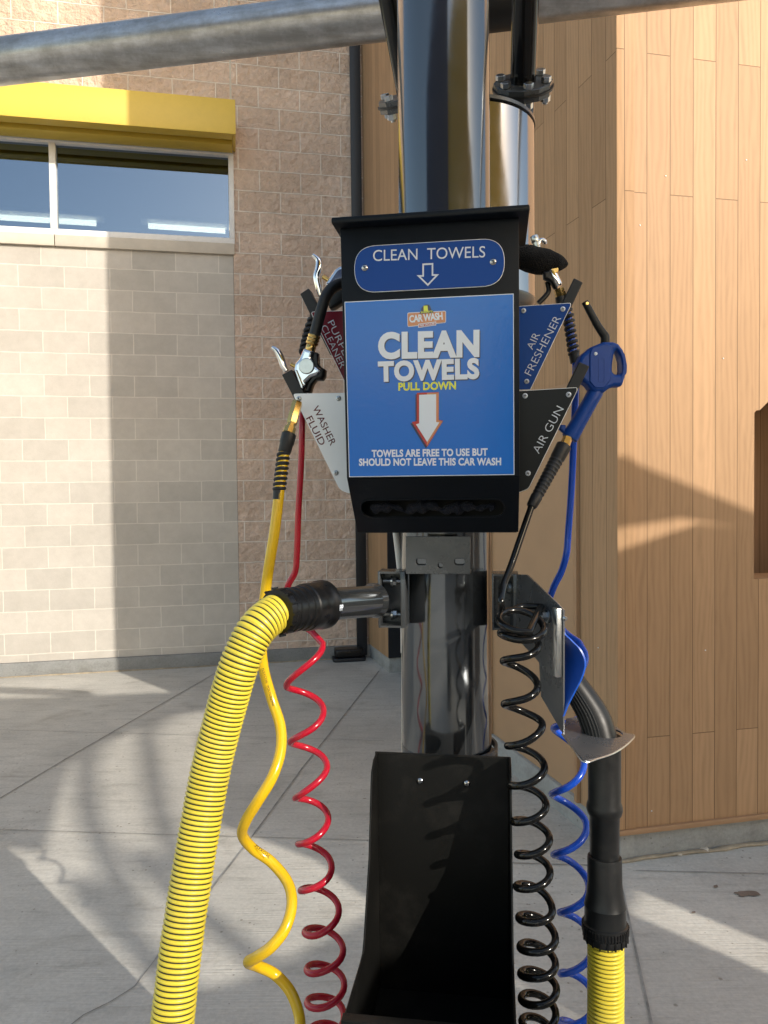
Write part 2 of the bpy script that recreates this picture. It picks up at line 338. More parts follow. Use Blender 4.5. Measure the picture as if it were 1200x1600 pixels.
def text_mesh(s, offset=0.0, thick=0.02, spacing=1.0, shear=0.0, bevel=0.0):
    cu = bpy.data.curves.new('tmp', 'FONT'); cu.body = s; cu.size = 1.0; cu.offset = offset; cu.extrude = thick; cu.space_character = spacing
    cu.shear = shear; cu.bevel_depth = bevel; cu.resolution_u = 5
    me = curve_to_mesh(cu); bpy.data.curves.remove(cu); return me
class MB:
    def __init__(s): s.bm = bmesh.new()
    def add(s, me, Mx=None, mi=0, free=True):
        nv, nf = len(s.bm.verts), len(s.bm.faces)
        s.bm.from_mesh(me); s.bm.verts.ensure_lookup_table(); s.bm.faces.ensure_lookup_table()
        if Mx is not None:
            for v in s.bm.verts[nv:]: v.co = Mx @ v.co
        for f in s.bm.faces[nf:]: f.material_index = mi
        if free: bpy.data.meshes.remove(me)
        return s
    def plate(s, fr, poly, thick, bevel=0.0, holes=(), mi=0, z=0.0, offset=0.0):    # poly in local coords; z = height of the plate's FRONT
        me = shape2d(poly, holes, thick, bevel, offset)
        return s.add(me, fr.M @ Matrix.Translation((0, 0, z - thick / 2)), mi)
    def box(s, Mx, x0, x1, y0, y1, z0, z1, mi=0, bevel=0.0, seg=2):
        t = bmesh.new(); vs = [t.verts.new((x, y, z)) for x in (x0, x1) for y in (y0, y1) for z in (z0, z1)]
        for q in ((0, 1, 3, 2), (4, 6, 7, 5), (0, 4, 5, 1), (2, 3, 7, 6), (0, 2, 6, 4), (1, 5, 7, 3)): t.faces.new([vs[i] for i in q])
        if bevel: bmesh.ops.bevel(t, geom=t.edges[:], offset=bevel, segments=seg, affect='EDGES', profile=0.5)
        bmesh.ops.recalc_face_normals(t, faces=t.faces[:])
        me = bpy.data.meshes.new('t'); t.to_mesh(me); t.free(); return s.add(me, Mx, mi)
    def tube(s, pts, r, seg=14, mi=0, caps=True, mats=None, flat=1.0):
        pts = [V(p) for p in pts]; n = len(pts)
        rr = r if isinstance(r, (list, tuple)) else [r] * n
        T = [(pts[min(i + 1, n - 1)] - pts[max(i - 1, 0)]).normalized() for i in range(n)]
        up = V((0, 0, 1)) if abs(T[0].z) < 0.9 else V((0, 1, 0))
        a = T[0].cross(up).normalized(); rings = []
        for i in range(n):
            a = (a - T[i] * a.dot(T[i])).normalized(); b = T[i].cross(a)
            rings.append([s.bm.verts.new(pts[i] + a * (math.cos(2 * math.pi * k / seg) * rr[i]) + b * (math.sin(2 * math.pi * k / seg) * rr[i] * flat)) for k in range(seg)])
        for i in range(n - 1):
            for k in range(seg):
                f = s.bm.faces.new((rings[i][k], rings[i][(k + 1) % seg], rings[i + 1][(k + 1) % seg], rings[i + 1][k]))
                f.material_index = mats[i] if mats else mi
        if caps:
            for rg, rev in ((rings[0], True), (rings[-1], False)):
                f = s.bm.faces.new(rg[::-1] if rev else rg); f.material_index = mi
        return s
    def lathe(s, a, b, prof, seg=28, mi=0, caps=True, mats=None):       # prof: (t along a->b in metres or 0..1 if abs<=1.0001 and rel, radius)
        a = V(a); b = V(b); d = (b - a)
        x = d.normalized(); up = V((0, 0, 1)) if abs(x.z) < 0.9 else V((1, 0, 0)); u = x.cross(up).normalized(); v = x.cross(u)
        rings = [[s.bm.verts.new(a + d * t + u * (math.cos(2 * math.pi * k / seg) * r) + v * (math.sin(2 * math.pi * k / seg) * r)) for k in range(seg)] for t, r in prof]
        for i in range(len(rings) - 1):
            for k in range(seg):
                f = s.bm.faces.new((rings[i][k], rings[i][(k + 1) % seg], rings[i + 1][(k + 1) % seg], rings[i + 1][k])); f.material_index = mats[i] if mats else mi
        if caps:
            f = s.bm.faces.new(rings[0][::-1]); f.material_index = mi; f = s.bm.faces.new(rings[-1]); f.material_index = mi
        return s
    def prism(s, a, b, r, n=6, mi=0): return s.lathe(a, b, [(0, r * 0.93), (0.06, r), (0.94, r), (1, r * 0.93)], n, mi)
    def ball(s, c, r, mi=0, sc3=(1, 1, 1), sub=3):
        t = bmesh.new(); bmesh.ops.create_icosphere(t, subdivisions=sub, radius=r)
        for v in t.verts: v.co = V((v.co.x * sc3[0], v.co.y * sc3[1], v.co.z * sc3[2])) + V(c)
        me = bpy.data.meshes.new('t'); t.to_mesh(me); t.free(); return s.add(me, None, mi)
    def build(s, name, mats, parent=None, angle=40, Mx=None, weld=False):
        if weld: bmesh.ops.remove_doubles(s.bm, verts=s.bm.verts[:], dist=1e-6)
        bmesh.ops.recalc_face_normals(s.bm, faces=s.bm.faces[:])
        me = bpy.data.meshes.new(name); s.bm.to_mesh(me); s.bm.free()
        for m in (mats if isinstance(mats, (list, tuple)) else [mats]): me.materials.append(M[m])
        me.polygons.foreach_set('use_smooth', [True] * len(me.polygons)); me.set_sharp_from_angle(angle=R(angle))
        ob = bpy.data.objects.new(name, me); C.objects.link(ob)
        if Mx is not None: ob.matrix_basis = Mx
        if parent is not None: adopt(ob, parent)
        return ob
def wmat(o):
    m = o.matrix_basis.copy(); 
    return (wmat(o.parent) @ o.matrix_parent_inverse @ m) if o.parent else m
def adopt(ob, parent):
    ob.parent = parent; ob.matrix_parent_inverse = wmat(parent).inverted()
def thing(name, label, cat, loc, group=None):
    o = bpy.data.objects.new(name, None); C.objects.link(o); o.location = loc; o.empty_display_size = 0.05
    return tag(o, label, cat, group)
def tag(o, label, cat, group=None):
    o['label'] = label; o['category'] = cat
    if group: o['group'] = group
    return o
def struct(o, label=None, cat=None):
    o['kind'] = 'structure'
    if label: o['label'] = label; o['category'] = cat
    return o
def text_fit(fr, s, p0, p1, cap, mats, parent, name='lettering', offset=0.0, thick=0.0006, z=0.0006, spacing=1.0, shear=0.0, mb=None, mi=0, bevel=0.0):
    """lay text s with its baseline from pixel p0 to pixel p1 and cap height `cap` pixels on the plane of frame fr"""
    a = V(fr.uv(*p0)); b = V(fr.uv(*p1)); d = b - a; L = d.length; ang = math.atan2(d.y, d.x)
    c = V(fr.uv(p0[0], p0[1] - cap)) - V(fr.uv(*p0)); capm = c.length
    me = text_mesh(s, offset, 1.0, spacing, shear, bevel)
    xs = [v.co.x for v in me.vertices]; ys = [v.co.y for v in me.vertices]
    ref = text_mesh('H', offset, 1.0); ry = [v.co.y for v in ref.vertices]; H = max(ry) - min(ry); y0 = min(ry); bpy.data.meshes.remove(ref)
    Mx = fr.M @ Matrix.Translation((a.x, a.y, z - thick / 2)) @ Matrix.Rotation(ang, 4, 'Z') @ Matrix.Diagonal((L / (max(xs) - min(xs)), capm / H, thick / 2, 1)) @ Matrix.Translation((-min(xs), -y0, 0))
    if mb is not None: return mb.add(me, Mx, mi)
    return MB().add(me, Mx).build(name, mats, parent)
def screw(parent, o, n, r, head='zinc', slot='ink', name='screw'):
    n = V(n).normalized(); mb = MB(); o = V(o)
    mb.lathe(o, o + n * (r * 0.55), [(0, r), (0.35, r), (0.75, r * 0.8), (1, r * 0.45)], 18)
    x = n.cross(V((0, 0, 1))).normalized(); x = (x + n.cross(x) * random.uniform(-0.6, 0.6)).normalized(); f = Frame(o, x, n.cross(x))
    for k in (0, 1):
        a, b = (r * 0.55, r * 0.13) if k else (r * 0.13, r * 0.55)
        mb.box(f.M, -a, a, -b, b, r * 0.3, r * 0.57, 1)
    return mb.build(name, [head, slot], parent)
def hexbolt(parent, a, b, r, name='bolt', mat='zinc', washer=True):
    a = V(a); b = V(b); mb = MB(); mb.prism(a, b, r, 6)
    if washer: mb.lathe(a - (b - a) * 0.25, a, [(0, r * 1.35), (1, r * 1.35)], 16)
    return mb.build(name, mat, parent, 25)
def corrugated(pts, r, pitch, seg, depth=0.90, wide=True):
    """points and radii for a corrugated hose: broad rounded ribs with narrow grooves"""
    path = resample(pts, pitch / 8); rr = []; mi = []
    prof = [depth, 0.985, 1.0, 1.0, 1.0, 0.985, depth, depth] if wide else [depth, 0.985, 1.0, 1.0, 1.0, 1.0, 0.985, depth]
    for i in range(len(path)): rr.append(r * prof[i % 8] * (1 + 0.016 * noise.noise(path[i] * 38))); mi.append(1 if i % 8 in ((6, 7) if wide else (7,)) else 0)
    return path, rr, mi
def spring_relief(mb, pts, r_in, r_wire, turns, mi_wire=0, seg=8):
    path = crom(pts, 12); n = int(turns * 16)
    path = resample(path, sum((b - a).length for a, b in zip(path, path[1:])) / n)
    out = []; a = None
    for i, p in enumerate(path):
        t = (path[min(i + 1, len(path) - 1)] - path[max(0, i - 1)]).normalized()
        if a is None: a = t.cross(V((0, 0, 1)) if abs(t.z) < 0.9 else V((0, 1, 0))).normalized()
        a = (a - t * a.dot(t)).normalized(); b = t.cross(a); ph = 2 * math.pi * i / 16
        out.append(p + (a * math.cos(ph) + b * math.sin(ph)) * r_in)
    mb.tube(out, r_wire, seg, mi_wire)
def helix(ext, xl, xr, dc, tilt=None, n=12, ph0=0.0):
    """ext: screen y of alternating right/left extents (right first); xl/xr: [(y,x)] tables of the left/right outline at depth dc"""
    def tab(T, y):
        if y <= T[0][0]: return T[0][1]
        for (y0, a), (y1, b) in zip(T, T[1:]):
            if y <= y1: return a + (b - a) * (y - y0) / (y1 - y0)
        return T[-1][1]
    out = []
    for i in range(len(ext) - 1):
        for k in range(n):
            t = k / n; y = ext[i] + (ext[i + 1] - ext[i]) * t; ph = math.pi * (i + t) + ph0
            l, r_ = tab(xl, y), tab(xr, y); hw = (r_ - l) / 2 / FPX * dc
            tl = tab(tilt, y) if tilt else 0
            d = dc(y) if callable(dc) else dc
            out.append(P((l + r_) / 2, y, d) + V((hw * math.cos(ph), -hw * math.sin(ph), -tl * hw * math.sin(ph))))
    out = [p + V(noise.noise_vector(p * 14)) * 0.0045 for p in out]
    return out
# ------------------------------------------------------------------ SETTING
def g2(px, d): p = P(px, 765, d); return V((p.x, p.y, 0))
A, B, Cn, E = g2(0, 6.85), g2(573, 7.52), g2(966, 3.32), g2(1200, 3.48)
def wall_frame(a, b):        # local x along the wall, y into the wall, z up
    x = (b - a).normalized(); y = V((0, 0, 1)).cross(x)
    return Matrix(((x.x, y.x, 0, a.x), (x.y, y.y, 0, a.y), (0, 0, 1, 0), (0, 0, 0, 1)))
def wall_uv(Mw, px, py, y=0.0):
    r = ray(px, py); inv = Mw.inverted(); o = inv @ CAM; d = inv.to_3x3() @ r; t = (y - o.y) / d.y; p = o + d * t; return p.x, p.z
I4 = Matrix.Identity(4)
# ground sheet and its sawn joints
mb = MB(); mb.box(I4, -45, 45, -45, 45, -0.3, 0.0); g = mb.build('ground', 'concrete'); struct(g)
def joint(name, L, wd=0.0042):
    mb = MB(); pts = [G(*p) for p in L]
    for a, b in zip(pts, pts[1:]):
        d = (b - a).normalized(); n = V((-d.y, d.x, 0)) * wd
        vs = [mb.bm.verts.new(q + V((0, 0, 0.004))) for q in (a - n, a + n, b + n, b - n)]; mb.bm.faces.new(vs)
    o = mb.build(name, 'joint'); struct(o)
joint('pavement_joint', [(-300, 1400), (0, 1248), (107, 1184), (337, 1052)])
joint('pavement_joint', [(-200, 1295), (0, 1297), (300, 1306), (700, 1317)], 0.0022)
joint('pavement_joint', [(-100, 1138), (219, 1147), (600, 1158)], 0.0022)
joint('pavement_joint', [(592, 1049), (473, 1200), (380, 1327), (328, 1393), (243, 1500)])
joint('pavement_joint', [(243, 1500), (226, 1522), (210, 1543), (172, 1567), (131, 1587), (112, 1602), (85, 1660)], 0.0022)
joint('pavement_joint', [(968, 1376), (975, 1402), (1018, 1600), (1040, 1700)])
joint('pavement_joint', [(994, 1361), (1200, 1366), (1400, 1372)], 0.0022)
joint('pavement_joint', [(700, 1346), (830, 1350), (925, 1353)], 0.003)

# --- block building on the left
Wl = wall_frame(A, B); sB = (B - A).length
u = lambda px, py, y=0.0: wall_uv(Wl, px, py, y)
s_sm = u(370, 700)[0]; s_win = u(366, 320)[0]
z_sill_b = u(368, 399)[1]; z_sill_t = u(368, 382)[1]; z_head = u(366, 236)[1]
S0 = -4.0
print('sill', z_sill_b, z_sill_t, z_head, s_sm, s_win, sB)
bb = thing('block_building', 'tan split face block building with a yellow awning over its strip window', 'building', A + (B - A) * 0.4)
mb = MB(); mb.box(I4, s_sm, sB + 0.3, 0, 0.2, 0.13, 9.2); mb.box(I4, S0, s_sm - 0.002, 0.0, 0.2, z_head + 0.02, 9.2)
mb.build('split_face_wall', 'split', bb, Mx=Wl)
mb = MB(); mb.box(I4, S0, s_sm - 0.003, 0.012, 0.2, 0.13, z_sill_b); mb.build('smooth_wall', 'smooth', bb, Mx=Wl)
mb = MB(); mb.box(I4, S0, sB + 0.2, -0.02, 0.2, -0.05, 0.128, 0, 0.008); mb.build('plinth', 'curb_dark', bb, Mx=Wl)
mb = MB()
edges = [S0, u(78, 300)[0] - 1.35, u(84, 300)[0], s_win]
for i in range(3):
    mb.box(I4, (edges[i] if i == 0 else u(84, 300)[0] if i == 2 else edges[1]) + 0.004, (edges[i + 1]) - 0.004, -0.025, 0.03, z_sill_b + 0.001, z_sill_t, 0, 0.004)
mb.build('sill', 'sill', bb, Mx=Wl)
# window frame: rails, mullions; panes
fz0, fz1 = z_sill_t + 0.001, z_head
mb = MB(); fw = 0.055
mb.box(I4, S0, s_win, -0.012, 0.08, fz0, fz0 + fw, 0, 0.003); mb.box(I4, S0, s_win, -0.012, 0.08, fz1 - fw, fz1, 0, 0.003)
mull = [u(83, 300)[0], u(83, 300)[0] - 1.45]
for m_ in mull: mb.box(I4, m_ - 0.028, m_ + 0.028, -0.016, 0.078, fz0 + fw + 0.001, fz1 - fw - 0.001, 0, 0.003)
mb.box(I4, s_win - 0.05, s_win, -0.016, 0.078, fz0 + fw + 0.001, fz1 - fw - 0.001, 0, 0.003)
wf = mb.build('window_frame', 'alu', bb, Mx=Wl)
lims = [S0, mull[1], mull[0], s_win - 0.03]
for a_, b_ in zip(lims, lims[1:]):
    mb = MB(); mb.box(I4, a_ + 0.022, b_ - 0.022, 0.035, 0.041, fz0 + fw * 0.6, fz1 - fw * 0.6); mb.build('pane', 'glass', wf, Mx=Wl)
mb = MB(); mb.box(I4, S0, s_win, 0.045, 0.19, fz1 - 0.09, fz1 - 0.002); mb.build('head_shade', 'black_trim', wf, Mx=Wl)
# room behind the windows, with its lit tubes
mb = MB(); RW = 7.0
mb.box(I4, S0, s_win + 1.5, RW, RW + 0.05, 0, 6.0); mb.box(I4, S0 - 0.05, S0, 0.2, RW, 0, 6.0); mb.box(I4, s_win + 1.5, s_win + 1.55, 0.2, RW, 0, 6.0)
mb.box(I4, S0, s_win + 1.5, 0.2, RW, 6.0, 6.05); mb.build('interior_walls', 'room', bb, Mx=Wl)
for (x0, x1, py) in ((-40, 150, 345), (232, 352, 357)):
    a_ = u(x0, py - (4 if x0 > 0 else 8), 3.0); b_ = u(x1, py + (4 if x0 > 0 else 4), 3.0); mb = MB()
    mb.tube([Wl @ V((a_[0], 3.0, a_[1])), Wl @ V((b_[0], 3.0, b_[1]))], 0.035, 10); mb.build('ceiling_light_tube', 'tube_light', bb)
    mb = MB(); mb.tube([Wl @ V((a_[0] - 0.1, 3.08, a_[1] + 0.10)), Wl @ V((b_[0] + 0.1, 3.08, b_[1] + 0.10))], 0.06, 8); mb.build('light_fixture', 'alu', bb)
# awning: folded yellow channel
y_aw = -0.42
az1 = u(250, 145, y_aw)[1]; az0 = u(250, 200, y_aw)[1]; s_aw = u(368, 190, y_aw)[0]
print('awning', az0, az1, s_aw)
mb = MB()
mb.box(I4, S0, s_aw, y_aw, y_aw + 0.03, az0, az1, 0, 0.003)                       # fascia
mb.box(I4, s_aw - 0.03, s_aw - 0.001, y_aw + 0.031, -0.001, az0 + 0.02, az1 - 0.001, 0, 0.003)   # end
mb.box(I4, S0, s_aw - 0.031, y_aw + 0.031, -0.001, az1 - 0.05, az1 - 0.003)       # top
mb.box(I4, S0, s_aw - 0.032, y_aw + 0.031, y_aw + 0.13, az0 + 0.004, az0 + 0.03, 0, 0.002)    # front return lip
mb.box(I4, S0, s_aw - 0.032, y_aw + 0.22, -0.001, az0 + 0.0, az0 + 0.05, 0, 0.002)       # back lip
mb.box(I4, S0, s_aw - 0.033, y_aw + 0.131, y_aw + 0.219, az0 + 0.06, az0 + 0.08)
mb.build('awning', 'yellow_paint', bb, Mx=Wl)
mb = MB(); mb.box(I4, S0, s_win, -0.03, -0.001, z_head + 0.0215, az0 - 0.003); mb.build('awning_flashing', 'zinc', bb, Mx=Wl)
# control joint in the masonry
mb = MB(); mb.box(I4, s_sm - 0.010, s_sm + 0.008, -0.001, 0.1, z_head + 0.022, 9.2); mb.build('expansion_joint', 'sill', bb, Mx=Wl)

# --- wood clad building: side wall (B -> C) and front wall (C -> E)
Ws = wall_frame(B, Cn); sC = (Cn - B).length; Wf = wall_frame(Cn, E)
us = lambda px, py, y=0.0: wall_uv(Ws, px, py, y)
uf = lambda px, py, y=0.0: wall_uv(Wf, px, py, y)
wb = thing('wood_building', 'building corner clad in vertical wood grain planks with a smooth tan door', 'building', Cn + V((0.3, 0.6, 0)))
dl, dr = us(605, 900)[0], us(640, 900)[0]            # dark doorway
tl, tr = us(762, 900)[0], us(906, 900)[0]            # tan door
dz = us(885, 600)[1]; base_s = 0.13
print('doors', dl, dr, tl, tr, dz, sC)
H = 13.0; zc = 0.14
mb = MB(); mb.box(I4, 0.0, dl, 0, 0.2, zc, H); mb.box(I4, dl, tr, 0, 0.2, dz, H); mb.box(I4, dr + 0.55, tl, 0, 0.2, zc, dz - 0.001); mb.box(I4, tr, sC, 0, 0.2, zc, H)
mb.build('side_wall', 'wood', wb, Mx=Ws)
x0c = uf(1178.5, 700)[0]; zr0 = uf(1178.5, 645)[1]; zr1 = uf(1188, 641)[1]; xr1 = uf(1187, 641)[0]; xr2, zr2 = uf(1200, 628)
FWl = Frame((0, 0, 0), (1, 0, 0), (0, 0, 1)); xr3 = xr2 + 0.35; zr3 = zr2 + (zr2 - zr1) / (xr2 - xr1) * 0.12; zn0 = uf(1178, 905)[1]; xr4 = xr3 + 0.04
mb = MB(); mb.plate(FWl, [(0.001, zc), (4.0, zc), (4.0, H), (0.001, H)], 0.2, 0, [[(x0c, zn0), (x0c, zr0), (x0c + 0.012, zr1), (xr1, zr1), (xr2, zr2), (xr3, zr3), (xr4, zr3), (xr4, zn0)]]); mb.build('front_wall', 'wood', wb, Mx=Wf)
mb = MB(); mb.box(I4, x0c - 0.1, xr4 + 0.1, 0.42, 0.5, zc, zr3 + 0.1); mb.box(I4, x0c - 0.1, x0c - 0.02, 0.2, 0.42, zc, zr3 + 0.1); mb.box(I4, xr4 + 0.02, xr4 + 0.1, 0.2, 0.42, zc, zr3 + 0.1); mb.box(I4, x0c - 0.1, xr4 + 0.1, 0.2, 0.42, zr3 + 0.1, zr3 + 0.15); mb.build('niche_lining', 'wood', wb, Mx=Wf)
mb = MB(); mb.box(I4, -0.010, 0.075, -0.010, -0.001, zc + 0.013, H, 0, 0.002); mb.build('corner_board', 'wood', wb, Mx=Wf)
mb = MB(); mb.box(I4, -0.02, 4.0, -0.018, -0.001, zc - 0.012, zc + 0.012, 0, 0.002); mb.build('base_trim', 'wood_trim', wb, Mx=Wf)
mb = MB(); mb.box(I4, 0.0, dl, 0.01, 0.25, -0.05, zc - 0.002, 0, 0.006); mb.box(I4, dr + 0.55, sC - 0.006, 0.01, 0.25, -0.05, zc - 0.002, 0, 0.006)
mb.box(I4, dl, dr + 0.55, 0.2, 0.5, -0.05, 0.10)
mb.build('plinth', 'curb', wb, Mx=Ws); mb = MB(); mb.box(I4, 0.0, 4.0, 0.012, 0.25, -0.05, zc - 0.014, 0, 0.008); mb.build('plinth', 'curb', wb, Mx=Wf)
mb = MB(); mb.box(I4, dl - 0.06, dr + 0.61, 0.202, 0.25, 0.10, dz + 0.06); mb.box(I4, dl - 0.0, dl + 0.02, 0.002, 0.2, zc, dz); mb.build('doorway', 'black_trim', wb, Mx=Ws)
mb = MB(); mb.box(I4, tl + 0.001, tr - 0.03, 0.03, 0.07, zc, dz - 0.05); dd = mb.build('door', 'wood_plain', wb, Mx=Ws)
mb = MB(); mb.box(I4, tl, tr, -0.02, 0.1, dz - 0.05, dz - 0.002, 0, 0.003); mb.box(I4, tr - 0.03, tr - 0.001, -0.02, 0.1, zc, dz - 0.051, 0, 0.003)
mb.build('door_frame', 'wood_trim', wb, Mx=Ws)
xf0, xf1 = u(548, 300)[0], u(564, 300)[0]
mb = MB(); mb.box(I4, xf0, xf1, -0.05, -0.0215, 0.03, 9.0, 0, 0.003); mb.build('corner_flashing', 'black_trim', bb, Mx=Wl)
mb = MB(); mb.box(I4, xf0 + 0.004, xf1 - 0.004, -0.021, -0.001, 0.132, 9.0); mb.build('flashing_packer', 'black_trim', bb, Mx=Wl)
# roofs close both volumes
mb = MB(); mb.box(I4, 0, 4.0, 0.0, 5.0, H, H + 0.1); mb.build('roof', 'sill', wb, Mx=Wf)
mb = MB(); mb.box(I4, S0, sB + 0.3, 0.0, 8.0, 9.2, 9.3); mb.build('roof', 'sill', bb, Mx=Wl)
# sealant bead and loose chips along the wood wall's foot
mb = MB(); pts = []; k = 0
while k < 62:
    x = -0.02 + k * 0.05; pts.append(Wf @ V((x, 0.004 - 0.010 * random.random(), 0.004 + 0.006 * random.random()))); k += 1
mb.tube(pts, [0.010 + 0.008 * random.random() for _ in pts], 8, flat=0.7); mb.build('sealant_bead', 'sealant', wb)
mb = MB(); pts = [Wl @ V((S0 + 0.1 * k, -0.022 - 0.01 * random.random(), 0.003)) for k in range(int((sB - S0) / 0.1))]
mb.tube(pts, [0.008 + 0.008 * random.random() for _ in pts], 8, flat=0.7); mb.build('sealant_bead', 'sealant', bb)
for (q, r_, lab) in (((1100, 1330), 0.018, 'larger'), ((1062, 1337), 0.010, 'smaller')):
    mb = MB(); c = G(*q); mb.ball((c.x, c.y, r_ * 0.45), r_, 0, (1.3, 0.9, 0.55), 2)
    for v in mb.bm.verts: v.co += V(noise.noise_vector(v.co * 60)) * r_ * 0.35
    tag(mb.build('stone_chip', 'sill'), lab + ' pale stone chip on the ground against the foot of the wood wall', 'stone')
for q in ((935, 1012), (1166, 250), (1000, 352), (1040, 275), (985, 1295), (1102, 1016), (1018, 1267), (1130, 560)):
    x_, z_ = uf(*q) if q[0] > 966 else us(*q); W_ = Wf if q[0] > 966 else Ws
    mb = MB(); mb.lathe(V((x_, -0.0005, z_)), V((x_, -0.003, z_)), [(0, 0.0035), (1, 0.0025)], 10); mb.build('fixing', 'alu', wb, Mx=W_)
# bait station in the corner
pb = G(545, 1031)
bs = thing('bait_station', 'small black plastic rodent box on the ground in the building corner', 'box', pb)
fr = Matrix.Translation(pb) @ Matrix.Rotation(R(10), 4, 'Z')
mb = MB(); o1 = round_poly([(-0.165, -0.10), (0.165, -0.10), (0.165, 0.10), (-0.165, 0.10)], [0.05] * 4)
mb.plate(Frame(pb, fr.to_3x3() @ V((1, 0, 0)), fr.to_3x3() @ V((0, 1, 0))), o1, 0.035, 0.006, z=0.035); mb.build('tray', 'black_trim', bs)
mb = MB(); o2 = round_poly([(-0.15, -0.085), (0.15, -0.085), (0.14, 0.09), (-0.14, 0.09)], [0.045] * 4)
mb.plate(Frame(pb, fr.to_3x3() @ V((1, 0, 0)), fr.to_3x3() @ V((0, 1, 0))), o2, 0.085, 0.02, z=0.122); mb.build('lid', 'plastic_black', bs)
# reddish stain and debris on the slab
def stain(L, name='stain_patch'):
    mb = MB(); vs = [mb.bm.verts.new(G(*p) + V((0, 0, 0.004))) for p in L]; mb.bm.faces.new(vs); o = mb.build(name, 'stain'); struct(o)
def blob(cx, cy, rx, ry, n=22):
    return [(cx + rx * math.cos(2 * math.pi * k / n) * random.uniform(0.55, 1.1), cy + ry * math.sin(2 * math.pi * k / n) * random.uniform(0.5, 1.1)) for k in range(n)]
stain(blob(1168, 1397, 26, 6)); stain(blob(1118, 1286 + 100, 5, 2.5)); stain(blob(1084, 1327 + 100, 4, 2))

# --- off camera to the right and behind: unseen things added to throw the shade and fill the pole's reflection
SA, CA = math.sin(SUN_AZ), math.cos(SUN_AZ)
UX = V((-CA, SA, 0))
def UW(uu, ww, z): return V((-CA * uu + SA * ww, SA * uu + CA * ww, z))
TE = math.tan(SUN_EL); W0 = 3.0
FW = Frame(UW(0, W0, W0 * TE), UX, (0, 0, 1))      # local x = u, local y = v (height along the sun)
zg = -W0 * TE                                             # v of the ground in this plane
cp = thing('unseen_canopy', 'unseen yellow fabric canopy and bent steel tubes, outlined to throw the shade edges', 'canopy', UW(0, W0, 0))
mb = MB()
mb.plate(FW, [(-2.2, 1.99), (0.92, 1.99), (1.12, 1.70), (1.25, 1.62), (1.78, 2.10), (2.6, 2.31), (3.32, 2.22), (3.62, 2.08), (4.6, 1.55), (4.6, 1.6), (3.63, 2.15), (3.08, 2.55), (2.47, 2.76), (1.95, 2.95), (1.9, 3.9), (-2.2, 3.9)], 0.03)  # outline drawn from the wanted shadow edges; the slot passes a sun streak
mb.build('fabric', 'canopy_yellow', cp)
mb = MB()
WT = 8.5  # unseen tubes, set far toward the sun to soften their arc shadows
def tubeW(L, r, n=10): mb.tube([UW(p.x, WT, p.y + WT * TE) for p in crom([(a_, b_, 0) for a_, b_ in L], n)], r, 12)
tubeW([(2.9, 2.40), (2.45, 2.22), (2.15, 1.94), (1.84, 1.62), (1.64, 1.35), (1.50, 1.0), (1.5, -WT * TE)], 0.048)
mb.build('bent_tube', 'galv', cp); mb = MB()
tubeW([(2.6, 2.50), (2.1, 2.26), (1.75, 1.95), (1.53, 1.67), (1.33, 1.29), (1.22, 1.0), (1.2, -WT * TE)], 0.056)
mb.build('bent_tube', 'galv', cp)
cpb = thing('unseen_canopy', 'blue fabric shade canopy behind the photographer', 'canopy', V((-2, -3, 0)))
mb = MB(); mb.box(I4, -5.0, 0.6, -3.3, -3.25, 3.3, 5.9); mb.build('fabric', 'canopy_blue', cpb)
mb = MB(); [mb.box(I4, x - 0.06, x + 0.06, -3.42, -3.31, 0, 5.9) for x in (-4.9,)]; mb.build('post', 'galv', cpb)
mb = MB(); mb.box(I4, 0.44, 0.56, -3.42, -3.31, 0, 5.9); mb.build('post', 'galv', cpb)
dv = thing('shade_wall', 'unseen grey wall added to cast shade, with a narrow gap for a sun strip', 'wall', UW(3.2, W0, 0))
mb = MB()
mb.plate(FW, [(2.06, zg), (2.06, 1.0), (2.12, 1.15), (1.98, 1.5), (2.63, 2.0), (3.0, 2.10), (3.4, 2.12), (3.64, 2.02), (4.8, 1.4), (4.8, zg), (2.92, zg), (2.90, 0.66), (2.72, 0.64), (2.70, zg)], 0.12)  # added wall; its top edge and gap are cut to shape the sun patches
mb.build('wall_panel', 'shade_wall_grey', dv)
vn = thing('shade_van', 'unseen grey van shape added to block the low sun', 'van', UW(0.3, 3.4, 0))
FV = Frame(UW(0, 2.45, 2.45 * TE), UX, (0, 0, 1)); z2 = -2.45 * TE
mb = MB(); mb.plate(FV, [(-3.2, z2 + 0.35), (2.04, z2 + 0.35), (2.05, 0.97), (1.45, 0.98), (1.02, 1.05), (0.93, 1.30), (-3.2, 1.33)], 1.0, 0.03, z=1.0); mb.build('body', 'shade_van_paint', vn)  # added blocker; the roofline is stepped to place the lower shade edge
for uu in (-2.3, 1.35):
    for ww in (2.5, 3.35):
        mb = MB(); mb.lathe(UW(uu, ww, 0.34), UW(uu, ww + 0.16, 0.34), [(0, 0.2), (0.02, 0.33), (0.98, 0.33), (1, 0.2)], 24); mb.build('wheel', 'rubber', vn)
# ------------------------------------------------------------------ THE STATION
AL = R(8.5)
bx = V((math.cos(AL), -math.sin(AL), 0)); bi = V((math.sin(AL), math.cos(AL), 0)); Z = V((0, 0, 1))
PX, PY = P(699, 765, 1.40).xy
PR = 0.0845
# ---- pole
pole = thing('steel_pole', 'thick polished steel pole carrying the black towel box and hoses', 'pole', (PX, PY, 0))
mb = MB(); lean = 0.004
mb.lathe((PX - 0.010, PY, 0.0), (PX + 0.006, PY, 4.2), [(0, PR), (1, PR)], 64); mb.build('shaft', 'pole', pole, 60)
mb = MB(); mb.lathe((PX - 0.01, PY, 0), (PX - 0.01, PY, 0.025), [(0, 0.16), (0.8, 0.16), (1, 0.155)], 40); mb.build('base_flange', 'steel_dark', pole)
